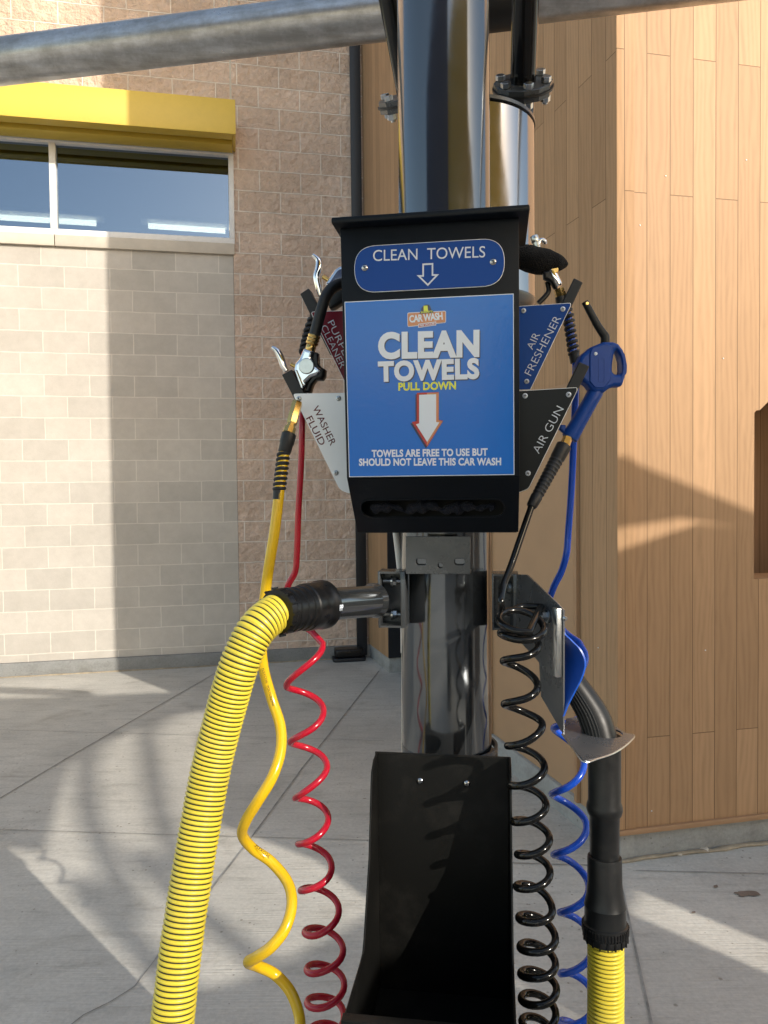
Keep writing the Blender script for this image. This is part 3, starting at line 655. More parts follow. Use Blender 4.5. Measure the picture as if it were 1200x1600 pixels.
# mounting plate under the box
fm = Frame(P(684, 866, 1.285), bx, Z)
mb = MB()
def slot(cx, cy, hw, hh): return round_poly(fm.pts([(cx - hw, cy - hh), (cx - hw, cy + hh), (cx + hw, cy + hh), (cx + hw, cy - hh)]), [0.0045] * 4)
mb.plate(fm, round_poly(fm.pts([(634, 838), (634, 897), (735, 897), (735, 838)]), [0, 0.002, 0.002, 0]), 0.004, 0.0008,
         [slot(658, 878, 8, 5), slot(718, 878, 8, 5), round_poly(fm.pts([(684, 880), (684, 888), (692, 888), (692, 880)]), [0.0045] * 4)])
x0, y0 = fm.uv(634, 897); x1, _ = fm.uv(735, 897)
mb.box(fm.M, x0, x1, y0 - 0.0005, y0 + 0.0035, -0.075, -0.0045, 0, 0.001)
mp = mb.build('mounting_plate', 'steel_dark', pole)
mb = MB(); mb.box(fm.M, x0 + 0.006, x1 - 0.006, y0 + 0.004, y0 + 0.058, -0.03, -0.012); mb.build('backing', 'pole', mp)
# clamp bands
for zz in (P(700, 1186, 1.4).z, P(700, 920, 1.4).z - 0.3):
    mb = MB(); mb.lathe((PX, PY, zz - 0.006), (PX, PY, zz + 0.006), [(0, PR + 0.001), (0, PR + 0.006), (1, PR + 0.006), (1, PR + 0.001)], 48, caps=False); mb.build('clamp_band', 'steel_dark', pole)
# box brackets each side
def cbox(name, xa, xb, ya, yb, d, depth, parent):
    f = Frame(P((xa + xb) / 2, (ya + yb) / 2, d), bx, Z); X0, Y0 = f.uv(xa, yb); X1, Y1 = f.uv(xb, ya); t = 0.004
    mb = MB()
    mb.box(f.M, X0, X0 + t, Y0, Y1, -depth, 0, 0, 0.001); mb.box(f.M, X1 - t * 2.2, X1, Y0, Y1, -depth, 0, 0, 0.001)
    mb.box(f.M, X0 + t, X1 - t * 2.2, Y1 - t, Y1 - 0.0005, -depth, -0.0005); mb.box(f.M, X0 + t, X1 - t * 2.2, Y0 + 0.0005, Y0 + t, -depth, -0.0005)
    mb.box(f.M, X0 + t, X1 - t * 2.2, Y0 + t, Y1 - t, -depth, -depth + t)
    o = mb.build(name, 'steel_dark', parent, 30)
    return f, X0, X1, Y0, Y1, o
f, X0, X1, Y0, Y1, lb = cbox('side_bracket', 591, 633, 893, 981, 1.315, 0.05, pole)
for yy in (Y1 - 0.02, Y0 + 0.02):
    xm = (X0 + X1) / 2
    mb = MB(); mb.tube([f.w(X0 + 0.006, yy, -0.025), f.w(X1 - 0.008, yy, -0.025)], 0.0035, 10); mb.prism(f.w(xm - 0.001, yy, -0.025), f.w(xm + 0.006, yy, -0.025), 0.008)
    mb.lathe(f.w(xm - 0.004, yy, -0.025), f.w(xm - 0.001, yy, -0.025), [(0, 0.0095), (1, 0.0095)], 18); mb.build('bolt', 'zinc', lb, 25)
f2, X0, X1, Y0, Y1, rb = cbox('side_bracket', 769, 810, 897, 985, 1.315, 0.05, pole)
# ---- galvanised roof beam behind the pole
cx0 = P(0, 94.5, 2.07); cx1 = P(600, 25, 1.885); dirp = (cx1 - cx0); dirp.z = 0; dirp.normalize()
zb = (cx0.z + cx1.z) / 2
beam = thing('galvanised_beam', 'weathered galvanised pipe running level behind the pole', 'pipe', V((cx1.x, cx1.y, zb)))
mb = MB(); mid = V((cx1.x, cx1.y, zb)); xa = -2.2; xb = 2.0
jx = (P(783, 0, 1.85) - mid).dot(dirp)
mb.tube([mid + dirp * xa, mid + dirp * (jx - 0.02)], 0.0585, 40); mb.build('left_pipe', 'galv', beam)
mb = MB(); mb.tube([mid + dirp * (jx + 0.045), mid + dirp * xb], 0.0585, 40); mb.build('right_pipe', 'galv', beam)
mb = MB(); mb.lathe(mid + dirp * (jx - 0.045), mid + dirp * (jx + 0.07), [(0, 0.060), (0, 0.066), (1, 0.066), (1, 0.060)], 40); mb.build('coupling', 'rubber', beam)
# ---- vacuum canister and its two arms
ctop = P(729, 207, 1.76); cbot = P(727, 462, 1.70); cbot.x, cbot.y = ctop.x, ctop.y
CR = 0.157
can = thing('vacuum_canister', 'polished steel separator cylinder behind the pole with two flanged black arms', 'canister', cbot)
mb = MB(); mb.lathe(cbot, ctop, [(0, CR), (0.985, CR), (1, CR - 0.006)], 56); mb.build('shell', 'canister', can, 35)
mb = MB(); mb.lathe(cbot - Z * 0.05, cbot - Z * 0.0005, [(0, CR * 0.6), (0.5, CR * 0.93), (0.9, CR * 1.0), (1, CR * 1.0)], 48); mb.build('lower_cone', 'steel_dark', can)
mb = MB(); mb.lathe(ctop + Z * 0.0005, ctop + Z * 0.008, [(0, CR + 0.002), (1, CR + 0.002)], 56); mb.build('lid', 'steel_dark', can)
def arm(low, fl, top, r, frad, n=6):
    ax = (V(top) - V(fl)).normalized(); fl = V(fl)
    mb = MB(); mb.tube([V(low), fl - ax * 0.014], r, 28, caps=True); mb.tube([fl + ax * 0.014, V(top)], r, 28); a_ = mb.build('arm', 'coil_black', can)
    mb = MB(); mb.lathe(fl - ax * 0.014, fl - ax * 0.0025, [(0, frad * 0.97), (0.1, frad), (1, frad)], 12); mb.lathe(fl + ax * 0.0025, fl + ax * 0.014, [(0, frad), (0.9, frad), (1, frad * 0.97)], 12)
    mb.build('flange', 'steel_dark', a_, 25)
    mb = MB(); mb.lathe(fl - ax * 0.0024, fl + ax * 0.0024, [(0, frad * 1.04), (1, frad * 1.04)], 32); mb.build('gasket', 'rubber', a_)
    x = ax.cross(V((0, 1, 0))).normalized(); y = ax.cross(x)
    for k in range(n):
        an = 2 * math.pi * (k + 0.5) / n; c = fl + (x * math.cos(an) + y * math.sin(an)) * frad * 0.80
        mb = MB(); mb.prism(c + ax * 0.0145, c + ax * 0.026, 0.0115); mb.prism(c - ax * 0.028, c - ax * 0.0145, 0.0115); mb.tube([c - ax * 0.033, c + ax * 0.02], 0.006, 10); mb.build('bolt', 'zinc', a_, 25)
arm(P(812, 214, 1.78), P(817, 137, 1.76), P(822, -40, 1.60), 0.030, 0.069)
arm(P(648, 214, 1.86), P(640, 157, 1.85), P(607, -20, 1.72), 0.0285, 0.078)
# ---- towel box
FB0 = P(673, 560, 1.165); uy = (Z * math.cos(R(4)) - bi * math.sin(R(4)))
FB = Frame(FB0, bx, uy)
xl, xr = FB.uv(537, 560)[0], FB.uv(811.5, 560)[0]; yt, yb = FB.uv(673, 348)[1], FB.uv(673, 746)[1]
box = thing('towel_dispenser', 'black steel box labelled clean towels mounted at the middle of the pole', 'dispenser', FB.w((xl + xr) / 2, yb - 0.1, -0.08))
dslant, drop = 0.085, 0.092
inn = bi; low = FB.w(0, yb, 0)
def bp(x, y): return FB.w(x, y, 0)
mb = MB()
t = 0.0025
mb.box(FB.M, xl, xr, yb, yt, -t, 0, 0, 0.0007)
# side plates and back as one folded shell (profile in the plane normal to bx)
def side(x):
    f = Frame(FB.w(x, 0, 0), -bi, Z)     # local x toward the viewer, y up, normal = -bi x Z
    pf = []
    for p in (FB.w(x, yt, -t), FB.w(x, yb, -t), FB.w(x, yb, 0) + inn * dslant - Z * drop, FB.w(x, yb, 0) + inn * 0.112 - Z * drop, FB.w(x, yt, 0) + inn * 0.085):
        d = p - f.o; pf.append((d.dot(f.x), d.dot(f.y)))
    return f, pf
for xx, zz in ((xl + 0.0001, 0), (xr - t - 0.0001, 0)):
    f, pf = side(xx); mb.plate(f, pf, t, 0.0004, z=0.0 if f.n.dot(bx) > 0 else 0.0)
pb_ = FB.w(0, yb, 0) + inn * 0.112 - Z * drop; fbk = Frame(pb_, bx, Z)
mb.box(fbk.M, xl + 0.003, xr - 0.003, 0.0, (yt - yb) + drop - 0.01, -0.0, 0.002)
mb.box(fbk.M, xl + 0.003, xr - 0.003, -0.001, 0.001, 0.0022, 0.026)
hs = mb.build('housing', 'powder', box, 30)
# slanted lower face with the towel slot
FLo = FB.w(0, yb, 0); FL = Frame(FLo, bx, (Z * drop - inn * dslant))
Ls = math.hypot(drop, dslant)
mb = MB(); ys0, ys1 = FL.uv(675, 808)[1], FL.uv(675, 780)[1]; xs0, xs1 = FL.uv(564, 794)[0], FL.uv(788, 794)[0]
ro = (ys1 - ys0) / 2
slotp = round_poly([(xs0, ys0), (xs1, ys0), (xs1, ys1), (xs0, ys1)], [ro * 0.98] * 4, 8)
mb.plate(FL, [(xl + 0.0002, -Ls), (xr - 0.0002, -Ls), (xr - 0.0002, -0.0015), (xl + 0.0002, -0.0015)], 0.0025, 0.0005, [slotp], z=0.0); mb.build('slot_panel', 'powder', box, 30)
mb = MB(); rim = [FL.w(x, y, 0.0003) for x, y in slotp]; mb.tube(rim + [rim[0]], 0.0011, 8, caps=False); mb.build('slot_rim', 'powder', box)
# lid
mb = MB(); lx0, lx1 = FB.uv(522, 345)[0], FB.uv(827, 330)[0]; ltop = FB.w(0, yt, 0)
fl = Frame(ltop + Z * 0.006, bx, bi)
mb.box(fl.M, lx0, lx1, -0.024, 0.140, -0.006, 0.004, 0, 0.003); mb.build('lid', 'powder', box)
# towels inside the slot (rest inside the box: a thing of their own)
cl = FL.uv(675, 800)
tw = MB(); pts = []
for k in range(60):
    s = k / 59; px_ = xs0 + 0.016 + (xs1 - xs0 - 0.032) * s
    pts.append(FL.w(px_, cl[1] - 0.004 + 0.0035 * math.sin(s * 17) + 0.002 * math.sin(s * 41), -0.014 + 0.003 * math.sin(s * 23 + 1)))
rr = [0.008 + 0.0035 * math.sin(k * 0.33) + 0.002 * math.sin(k * 1.1) + (0.002 if 18 < k < 44 else 0) for k in range(60)]; rr[0] = rr[-1] = 0.003
tw.tube(pts, rr, 22, flat=0.8)
for v in tw.bm.verts: v.co += V(noise.noise_vector(v.co * 90)) * 0.0022
two = tw.build('folded_towel', 'cloth_navy', None, 80); tag(two, 'dark navy cleaning cloth bunched inside the slot of the towel box', 'towel')
# oval plate
def S(): return FB
ov = [(553, 418), (590, 382), (750, 374), (789, 404), (789, 407), (752, 447), (590, 456), (553, 420)]
a0, b0 = FB.uv(554, 418)[0], FB.uv(788.5, 410)[0]; yc = FB.uv(671, 416)[1]; hh = (FB.uv(671, 379)[1] - FB.uv(671, 453)[1]) / 2
sh = 0.0
op = round_poly([(a0, yc - hh), (b0, yc - hh), (b0, yc + hh), (a0, yc + hh)], [hh * 0.99] * 4, 10)
mb = MB(); mb.plate(FB, op, 0.0025, 0.0004, z=0.0026, mi=1); mb.plate(FB, op, 0.0006, 0.0002, z=0.0031, offset=-0.0008, mi=0)
pl = mb.build('header_plate', ['sign_blue', 'sign_white'], box)
FP = FB.lift(0.0031)
text_fit(FP, 'CLEAN  TOWELS', (583, 408), (758, 402), 17, 'engrave', pl, offset=0.0, z=0.0004, thick=0.0004)
def outline(fr, L, wpx, name, mat, parent, z=0.0005):
    pts = fr.pts(L); wv = wpx / FPX * 1.165
    mb = MB(); mb.plate(fr, pts, 0.0004, 0, [], z=z, offset=wv / 2)
    # hollow: rebuild with an inner hole
    mb = MB(); cxm = sum(p[0] for p in pts) / len(pts); cym = sum(p[1] for p in pts) / len(pts)
    n = len(pts); inner = []
    for i in range(n):
        p = V(pts[i]); a = V(pts[i - 1]); b = V(pts[(i + 1) % n]); d1 = (p - a).normalized(); d2 = (b - p).normalized()
        n1 = V((-d1.y, d1.x)); n2 = V((-d2.y, d2.x)); bis = (n1 + n2).normalized(); k = wv / max(0.3, bis.dot(n1)); inner.append(p + bis * k)
    mb.plate(fr, pts, 0.0004, 0, [[(q.x, q.y) for q in inner]], z=z); return mb.build(name, mat, parent)
outline(FP, [(660, 412), (660, 430), (651, 430), (668.5, 447), (686, 428.5), (677, 428.5), (677, 411)], 2.4, 'arrow', 'engrave', pl)
for q in ((570, 418.5), (770.5, 409)): screw(pl, FP.w(*FP.uv(*q), 0.0001), FB.n, 0.0050, 'stainless', 'steel_dark')
# sticker
mb = MB(); st = FB.pts([(541, 471), (803.5, 459.5), (803, 743), (543, 744.5)])
x0s, x1s = (st[0][0] + st[3][0]) / 2, (st[1][0] + st[2][0]) / 2; y1s = (st[0][1] + st[1][1]) / 2; y0s = (st[2][1] + st[3][1]) / 2
mb.box(FB.M, x0s, x1s, y0s, y1s, 0.0001, 0.0010, 1); mb.box(FB.M, x0s + 0.0012, x1s - 0.0012, y0s + 0.0012, y1s - 0.0012, 0.0004, 0.0013, 0)
stk = mb.build('instruction_sticker', ['sticker', 'print_white'], box); FS = FB.lift(0.0013)
for s, p0, p1, cap, off in (('CLEAN', (591, 561.5), (749, 558), 42, 0.05), ('TOWELS', (591, 597), (749, 592), 32, 0.05)):
    text_fit(FS, s, (p0[0] + 1.5, p0[1] + 1.6), (p1[0] + 1.5, p1[1] + 1.6), cap, 'print_dark', stk, 'lettering_shadow', off, 0.0003, 0.0003, 1.08)
    text_fit(FS, s, p0, p1, cap, 'print_white', stk, 'lettering', off, 0.0003, 0.0006, 1.08)
text_fit(FS, 'PULL DOWN', (622.5, 610.5), (712.5, 608.5), 12.5, 'print_yellow', stk, 'lettering', 0.036, 0.0003, 0.0004, 1.04)
text_fit(FS, 'TOWELS ARE FREE TO USE BUT', (581, 714.5), (762, 712), 11.5, 'print_white', stk, 'lettering', 0.038, 0.0003, 0.0004, 1.04)
text_fit(FS, 'SHOULD NOT LEAVE THIS CAR WASH', (561, 728), (783, 727), 11.5, 'print_white', stk, 'lettering', 0.038, 0.0003, 0.0004, 1.04)
ar = [(653.5, 616), (653.5, 660), (647, 661), (667.5, 694), (689, 659), (683.5, 658), (683.5, 615)]
mb = MB(); mb.plate(FS, FS.pts([(x - 2.0, y + 2.5) for x, y in ar]), 0.0003, z=0.0002, offset=0.0024); mb.build('arrow_shadow', 'print_dark', stk)
mb = MB(); mb.plate(FS, FS.pts(ar), 0.0003, z=0.0005, offset=0.0022); 
for v in mb.bm.faces: v.material_index = 0
mb.build('arrow_border', 'print_red', stk)
mb = MB(); mb.plate(FS, FS.pts([(668, 615), (668, 693), (690, 659), (684.5, 657.5), (684.5, 614.5)]), 0.0003, z=0.0007, offset=0.0010); mb.build('arrow_border', 'print_orange', stk)
mb = MB(); mb.plate(FS, FS.pts([(655, 617), (655, 661.5), (650, 663), (667.5, 690.5), (686.5, 660), (681.5, 659.5), (681.5, 616)]), 0.0003, z=0.0010); mb.build('arrow', 'print_white', stk)
# badge on the sticker (no mascot)
bd = round_poly(FS.pts([(637.5, 489.5), (696, 486.5), (696, 503.5), (637.5, 510)]), [0.0018] * 4)
mb = MB(); mb.plate(FS, bd, 0.0003, z=0.0003, offset=0.0009, mi=1); mb.plate(FS, bd, 0.0003, z=0.0006, mi=0); bo = mb.build('badge', ['print_orange', 'print_white'], stk)
mb = MB(); mb.plate(FS, FS.pts([(657.5, 489), (658.5, 482), (661, 478), (665, 476), (669, 476), (672, 478.5), (674, 483), (675, 488)]), 0.0003, z=0.0008, mi=0); mb.plate(FS, FS.pts([(662, 486), (662, 478), (668, 477.5), (669, 486)]), 0.0003, z=0.0010, mi=1); mb.build('emblem', ['print_dark', 'print_yellow'], bo)
mb = MB(); mb.plate(FS, FS.pts([(656, 487), (677, 485.5), (677, 489), (656, 490.5)]), 0.0003, z=0.0012); mb.build('ribbon', 'print_dark', bo)
text_fit(FS, "SAMMY'S", (657.5, 489.6), (676, 488.4), 3.0, 'print_yellow', bo, 'lettering', 0.02, 0.0002, 0.0014)
text_fit(FS, 'CAR WASH', (640, 504.5), (692, 499.5), 11.5, 'print_white', bo, 'lettering', 0.035, 0.0003, 0.0009, 0.9)
mb = MB(); mb.plate(FS, FS.pts([(653.5, 506.2), (681.5, 502.5), (681.5, 508.5), (653.5, 512.3)]), 0.0003, z=0.0008, mi=0); mb.plate(FS, FS.pts([(654.6, 507.2), (680.5, 503.8), (680.5, 507.6), (654.6, 511.2)]), 0.0003, z=0.0010, mi=1); mb.build('banner', ['print_white', 'print_red'], bo)
text_fit(FS, 'FREE VACUUMS', (656, 510.4), (679.5, 507.2), 2.8, 'print_white', bo, 'lettering', 0.03, 0.0002, 0.0012)

# ---- holder plates with rubber bars: four of them
def holder(name, label, d, yaw, poly, rad, face, bar, screws, texts, mat_text, screw_mat, trim='sign_white'):
    cx = sum(p[0] for p in poly) / len(poly); cy = sum(p[1] for p in poly) / len(poly)
    f = Frame(P(cx, cy, d), bx if yaw is None else V((math.cos(yaw), math.sin(yaw), 0)), Z)
    t_ = thing('hose_holder', label, 'sign', P(cx, cy, d), 'holder signs around the towel box')
    pp = round_poly(f.pts(poly), rad)
    mb = MB(); mb.plate(f, pp, 0.004, 0.0005, z=0.0, mi=1); mb.plate(f, pp, 0.0009, 0.0003, z=0.0008, offset=-0.0010, mi=0)
    sp = mb.build('sign_plate', [face, trim], t_); ff = f.lift(0.0008)
    for s, p0, p1, cap in texts: text_fit(ff, s, p0, p1, cap, mat_text, sp, z=0.0003, thick=0.0004, offset=0.004 if mat_text == 'engrave_red' else -0.010)
    for q in screws: screw(sp, ff.w(*ff.uv(*q), 0.0), f.n, 0.0045, screw_mat, 'ink')
    fb = f.lift(-0.006); mb = MB(); mb.plate(fb, round_poly(fb.pts(bar), 0.002), 0.024, 0.002, z=0.0); mb.build('rubber_bar', 'rubber', t_)
    # short steel arm that ties the plate to the pole
    px_, py_ = f.uv(cx, cy); a_ = f.w(px_, py_, -0.012); tgt = V((PX, PY, a_.z)); mb = MB(); mb.tube([a_, a_ + (tgt - a_) * 0.8], 0.010, 12); mb.build('bracket_arm', 'steel_dark', t_)
    return t_
holder('w', 'white holder sign reading washer fluid, lower left of the towel box', 1.27, None,
       [(457, 615), (548, 613.5), (548, 772), (531, 766)], [0.004, 0.004, 0.004, 0.02], 'sign_white', [(440, 585.5), (455.5, 577), (510, 676), (494, 690)],
       [(467, 623), (529, 622.5), (525, 739)], [('WASHER', (488, 637.5), (516.5, 697), 10.5), ('FLUID', (478, 654), (500, 697), 10.5)], 'engrave_red', 'zinc')
holder('p', 'dark red holder sign reading purple cleaner, upper left of the towel box', 1.33, None,
       [(485, 487), (550, 484.5), (550, 640), (537, 594)], [0.004, 0.004, 0.004, 0.004], 'sign_red', [(468.5, 459), (482, 450), (530, 545), (516, 555)],
       [], [('PURPLE', (512, 504), (540.5, 565), 10), ('CLEANER', (501.5, 511), (532, 576), 9.5)], 'engrave', 'zinc')
holder('f', 'dark blue holder sign reading air freshener, upper right of the towel box', 1.33, None,
       [(800, 479), (892, 473), (892, 478), (829, 609), (800, 610)], [0.0, 0.006, 0.006, 0.002, 0.0], 'sign_blue', [(897, 434), (911, 441), (886, 494), (871, 487)],
       [(818, 485.5), (879.5, 483), (823, 596)], [('AIR', (832, 547), (844, 523), 11), ('FRESHENER', (829.5, 587.5), (877, 497), 11.5)], 'engrave', 'engrave')
holder('g', 'black holder sign reading air gun, lower right of the towel box', 1.27, None,
       [(800, 611), (902, 605), (902, 611), (826, 764), (808, 771), (800, 772)], [0.0, 0.006, 0.006, 0.014, 0.0, 0], 'sign_black', [(905, 565), (921.5, 572), (884, 648), (868, 640)],
       [(820.5, 618.5), (888.5, 616.5), (825, 739.5)], [('AIR GUN', (842, 709.5), (881, 639), 12)], 'engrave', 'engrave')
# ------------------------------------------------------------------ GUNS AND HOSES, left
def poly_part(fr, L, thick, bev, mat, parent, name, rad=0.0015, z=None, holes=()):
    mb = MB(); mb.plate(fr, round_poly(fr.pts(L), rad), thick, bev, [round_poly(fr.pts(h), rad) for h in holes], z=thick / 2 if z is None else z)
    return mb.build(name, mat, parent)
q1 = lambda L: [(420 + x / 6.157, 380 + y / 6.157) for x, y in L]
d1 = 1.285
tg = thing('trigger_nozzle', 'chrome lever nozzle with a black bent spout standing on the white washer fluid sign', 'nozzle', P(482, 612, d1))
f = facing(482, 575, d1, -0.15)
bd = poly_part(f, q1([(345, 1015), (440, 1040), (428, 1110), (460, 1185), (512, 1215), (520, 1240), (478, 1280), (420, 1300), (372, 1345), (350, 1410), (300, 1330), (250, 1235), (258, 1165), (305, 1110)]), 0.020, 0.006, 'chrome', tg, 'body', 0.003)
mb = MB(); c = f.uv(*q1([(378, 1192)])[0]); mb.lathe(f.w(c[0], c[1], 0.008), f.w(c[0], c[1], 0.0125), [(0, 0.0138), (0.7, 0.0138), (1, 0.0122)], 32); mb.build('medallion', 'zinc', tg)
poly_part(f, q1([(432, 1040), (475, 1055), (468, 1150), (500, 1190), (545, 1215), (540, 1285), (515, 1318), (455, 1318), (425, 1360), (400, 1440), (340, 1432), (372, 1350), (425, 1290), (470, 1240), (440, 1180)]), 0.024, 0.006, 'plastic_black', tg, 'grip', 0.003, z=0.006)
poly_part(f, q1([(262, 1225), (290, 1230), (350, 1380), (345, 1410), (325, 1400)]), 0.024, 0.002, 'chrome', tg, 'side_rail', 0.001, z=0.013)
mb = MB(); a, b = [f.w(*f.uv(*p), 0.0) for p in q1([(212, 1165), (262, 1190)])]; mb.tube([a, b], 0.0030, 12); mb.build('pivot_pin', 'brass', tg)
def lever(fr, L, w0, mat, parent, name='lever'):
    pts = crom([fr.w(*fr.uv(*p), 0.0) for p in L], 6); n = len(pts); mb = MB()
    mb.tube(pts, [w0 * (0.35 + 0.65 * math.sin(math.pi * min(1, (i / (n - 1)) * 0.75 + 0.1))) for i in range(n)], 14); return mb.build(name, mat, parent)
lever(f, q1([(32, 1002), (80, 1035), (118, 1110), (140, 1180), (172, 1230)]), 0.0062, 'chrome', tg)
L = [f.w(*f.uv(*p), 0.0) for p in q1([(395, 1040), (412, 975), (440, 885)])]
mb = MB(); mb.prism(L[0], L[1], 0.0088, 8); mb.lathe(L[1], L[2], [(0, 0.0098), (0.2, 0.0112), (0.32, 0.0098), (0.55, 0.0113), (0.68, 0.010), (0.9, 0.0114), (1, 0.010)], 20); mb.build('coupling', 'brass', tg)
sp = crom([P(*p, dd) for p, dd in zip(q1([(436, 900), (470, 770), (505, 640), (545, 520), (600, 440), (680, 395), (790, 380)]), (1.285, 1.283, 1.28, 1.28, 1.285, 1.295, 1.31))], 8)
mb = MB(); mb.tube(sp, 0.0098, 22); mb.build('spout', 'rubber', tg)
# upper gun
d2 = 1.345
tg2 = thing('trigger_nozzle', 'chrome lever nozzle half hidden behind the top left edge of the towel box', 'nozzle', P(515, 455, d2))
f = facing(515, 440, d2, -0.1)
poly_part(f, q1([(545, 400), (590, 335), (640, 262), (690, 228), (790, 235), (800, 380), (640, 430), (580, 470)]), 0.022, 0.007, 'chrome', tg2, 'body', 0.003)
poly_part(f, q1([(600, 395), (700, 320), (800, 330), (800, 520), (640, 620), (590, 640), (560, 560)]), 0.026, 0.005, 'plastic_black', tg2, 'grip', 0.003, z=0.006)
mb = MB(); a, b = [f.w(*f.uv(*p), 0.0) for p in q1([(520, 322), (580, 358)])]; mb.tube([a, b], 0.0042, 12); mb.build('pivot_pin', 'brass', tg2)
lever(f, q1([(424, 112), (478, 165), (478, 250), (462, 320), (478, 420), (498, 505)]), 0.0068, 'chrome', tg2)
# red hose: strain relief, down, then a long coil
rh = thing('coiled_hose', 'translucent red coiled hose hanging left of the pole', 'hose', P(490, 1300, 1.3))
mb = MB()
rel = [P(*p, dd) for p, dd in zip(q1([(520, 590), (440, 720), (395, 830), (368, 940), (345, 1050)]), (1.36, 1.35, 1.345, 1.34, 1.33))]
mb.tube(crom(rel, 6), 0.0052, 12); spring_relief(mb, rel, 0.0080, 0.0034, 10); mb.build('strain_relief', 'rubber', rh)
ext = [1008, 1072, 1112, 1160, 1200, 1245, 1282, 1318, 1355, 1390, 1424, 1457, 1486, 1514, 1540, 1566, 1588, 1610, 1632, 1654]
yl = [(1000, 446), (1072, 450), (1160, 455), (1245, 461), (1318, 466), (1390, 470), (1457, 475), (1513, 479), (1600, 482)]
yr = [(1000, 503), (1112, 506), (1200, 510), (1282, 515), (1355, 521), (1424, 528), (1486, 536), (1560, 539), (1650, 541)]
pts = crom([rel[-1], P(474, 600, 1.32), P(472, 660, 1.31), P(470.5, 720, 1.31), P(466, 800, 1.31), P(464, 860, 1.31), P(461, 893, 1.31), P(450, 915, 1.315), P(446, 940, 1.34), P(462, 968, 1.35), P(488, 988, 1.325)], 8) + helix(ext, yl, yr, 1.30)
mb = MB(); mb.tube(pts, 0.0058, 14); mb.build('tube', 'red', rh)
# yellow air hose
yh = thing('coiled_hose', 'yellow stretched air hose hanging from the washer fluid sign', 'hose', P(420, 1300, 1.2))
mb = MB(); a, b = P(465, 628, 1.245), P(455.5, 662, 1.235); mb.prism(a, b, 0.0092, 6); cc = P(449, 682, 1.228); mb.lathe(b, cc, [(0, 0.0075), (0.25, 0.0075), (0.3, 0.0100), (0.75, 0.0105), (0.8, 0.009), (1, 0.009)], 8)
mb.build('coupling', 'brass', yh, 25)
mb = MB(); mb.lathe(P(452, 677, 1.229), P(444, 708, 1.222), [(0, 0.010), (0.05, 0.0122), (0.5, 0.0122), (0.55, 0.0112), (0.95, 0.0105), (1, 0.009)], 24)
rel = [P(443, 708, 1.222), P(440, 735, 1.218), P(436, 766, 1.215)]; spring_relief(mb, rel, 0.0085, 0.0031, 7.5); mb.lathe(P(436, 765, 1.215), P(434.5, 781, 1.213), [(0, 0.0096), (1, 0.0090)], 22); mb.build('strain_relief', 'rubber', yh)
YL = [(445, 704, 1.222), (440, 735, 1.218), (435, 780, 1.213), (429, 830, 1.21), (421, 880, 1.21), (414, 930, 1.215), (408, 985, 1.22), (411, 1040, 1.225), (424, 1090, 1.225), (438, 1135, 1.21), (438, 1175, 1.19), (425, 1215, 1.17), (404, 1250, 1.165), (384, 1283, 1.18), (379, 1305, 1.205), (396, 1327, 1.235), (424, 1347, 1.24), (449, 1378, 1.22), (456, 1412, 1.19), (446, 1450, 1.165), (424, 1479, 1.155), (400, 1496, 1.165), (388, 1503.5, 1.185), (404, 1510, 1.215), (430, 1523, 1.23), (454, 1550, 1.215), (468, 1590, 1.19), (466, 1630, 1.15), (445, 1665, 1.13), (405, 1695, 1.15)]
mb = MB(); mb.tube(crom([P(*p) for p in YL], 8), 0.0088, 18); yt_ = mb.build('tube', 'air_yellow', yh)
fx = facing(410, 1331, 1.222); text_fit(fx, 'FLEXCOIL', (398.5, 1323), (420, 1341.5), 4.6, 'ink', yt_, z=0.0, thick=0.0003, offset=0.006)
fx = facing(428, 1100, 1.2135); text_fit(fx, 'FLEXCOIL  POLYURETHANE', (409, 1045), (428, 1112), 3.6, 'ink', yt_, z=0.0, thick=0.0003, offset=0.004)

# ------------------------------------------------------------------ VACUUM HOSE, left
vh = thing('vacuum_hose', 'fat yellow ribbed vacuum hose curving down at left from a black cuff', 'hose', P(300, 1400, 1.05))
VL = [(462, 951, 1.145), (444, 953, 1.125), (424, 962, 1.105), (402, 982, 1.085), (385, 1012, 1.075), (370, 1050, 1.07), (350, 1120, 1.07), (330, 1200, 1.065), (313, 1290, 1.05), (297, 1385, 1.03), (283, 1480, 1.01), (268, 1610, 0.985), (256, 1740, 0.97)]
path = crom([P(*p) for p in VL], 14); path, rr, mi = corrugated(path, 0.0288, 0.0068, 30, 0.925)
mb = MB(); mb.tube(path, rr, 32, 0, True, mi); mb.build('ribbed_tube', ['hose_yellow', 'hose_groove'], vh, 60)
a, b = P(430, 957, 1.105), P(508, 943.5, 1.20)
mb = MB(); mb.lathe(a, b, [(0.02, 0.0285), (0.02, 0.0335), (0.10, 0.0350), (0.13, 0.0325), (0.20, 0.0325), (0.21, 0.0345), (0.26, 0.0345), (0.27, 0.0320), (0.34, 0.0320), (0.35, 0.0340), (0.40, 0.0340), (0.41, 0.0318), (0.47, 0.0322), (0.48, 0.0345), (0.54, 0.0350), (0.56, 0.0368), (0.70, 0.0375), (0.72, 0.0366), (0.86, 0.0380), (0.88, 0.0393), (0.95, 0.0393), (0.97, 0.0375), (1.0, 0.034), (1.0, 0.024)], 48)
cu = mb.build('cuff', 'plastic_black', vh, 30)
d = (b - a); mb = MB()
xx = d.normalized(); uu_ = xx.cross(Z).normalized(); vv = uu_.cross(xx)
for k in range(14):
    an = 2 * math.pi * k / 14; dirr = uu_ * math.cos(an) + vv * math.sin(an); c = a + d * 0.065 + dirr * 0.0348; fr_ = Frame(c, xx, dirr.cross(xx)); mb.box(fr_.M, -0.006, 0.006, -0.0015, 0.0015, -0.001, 0.0022)
mb.build('grip_rib', 'plastic_black', cu)
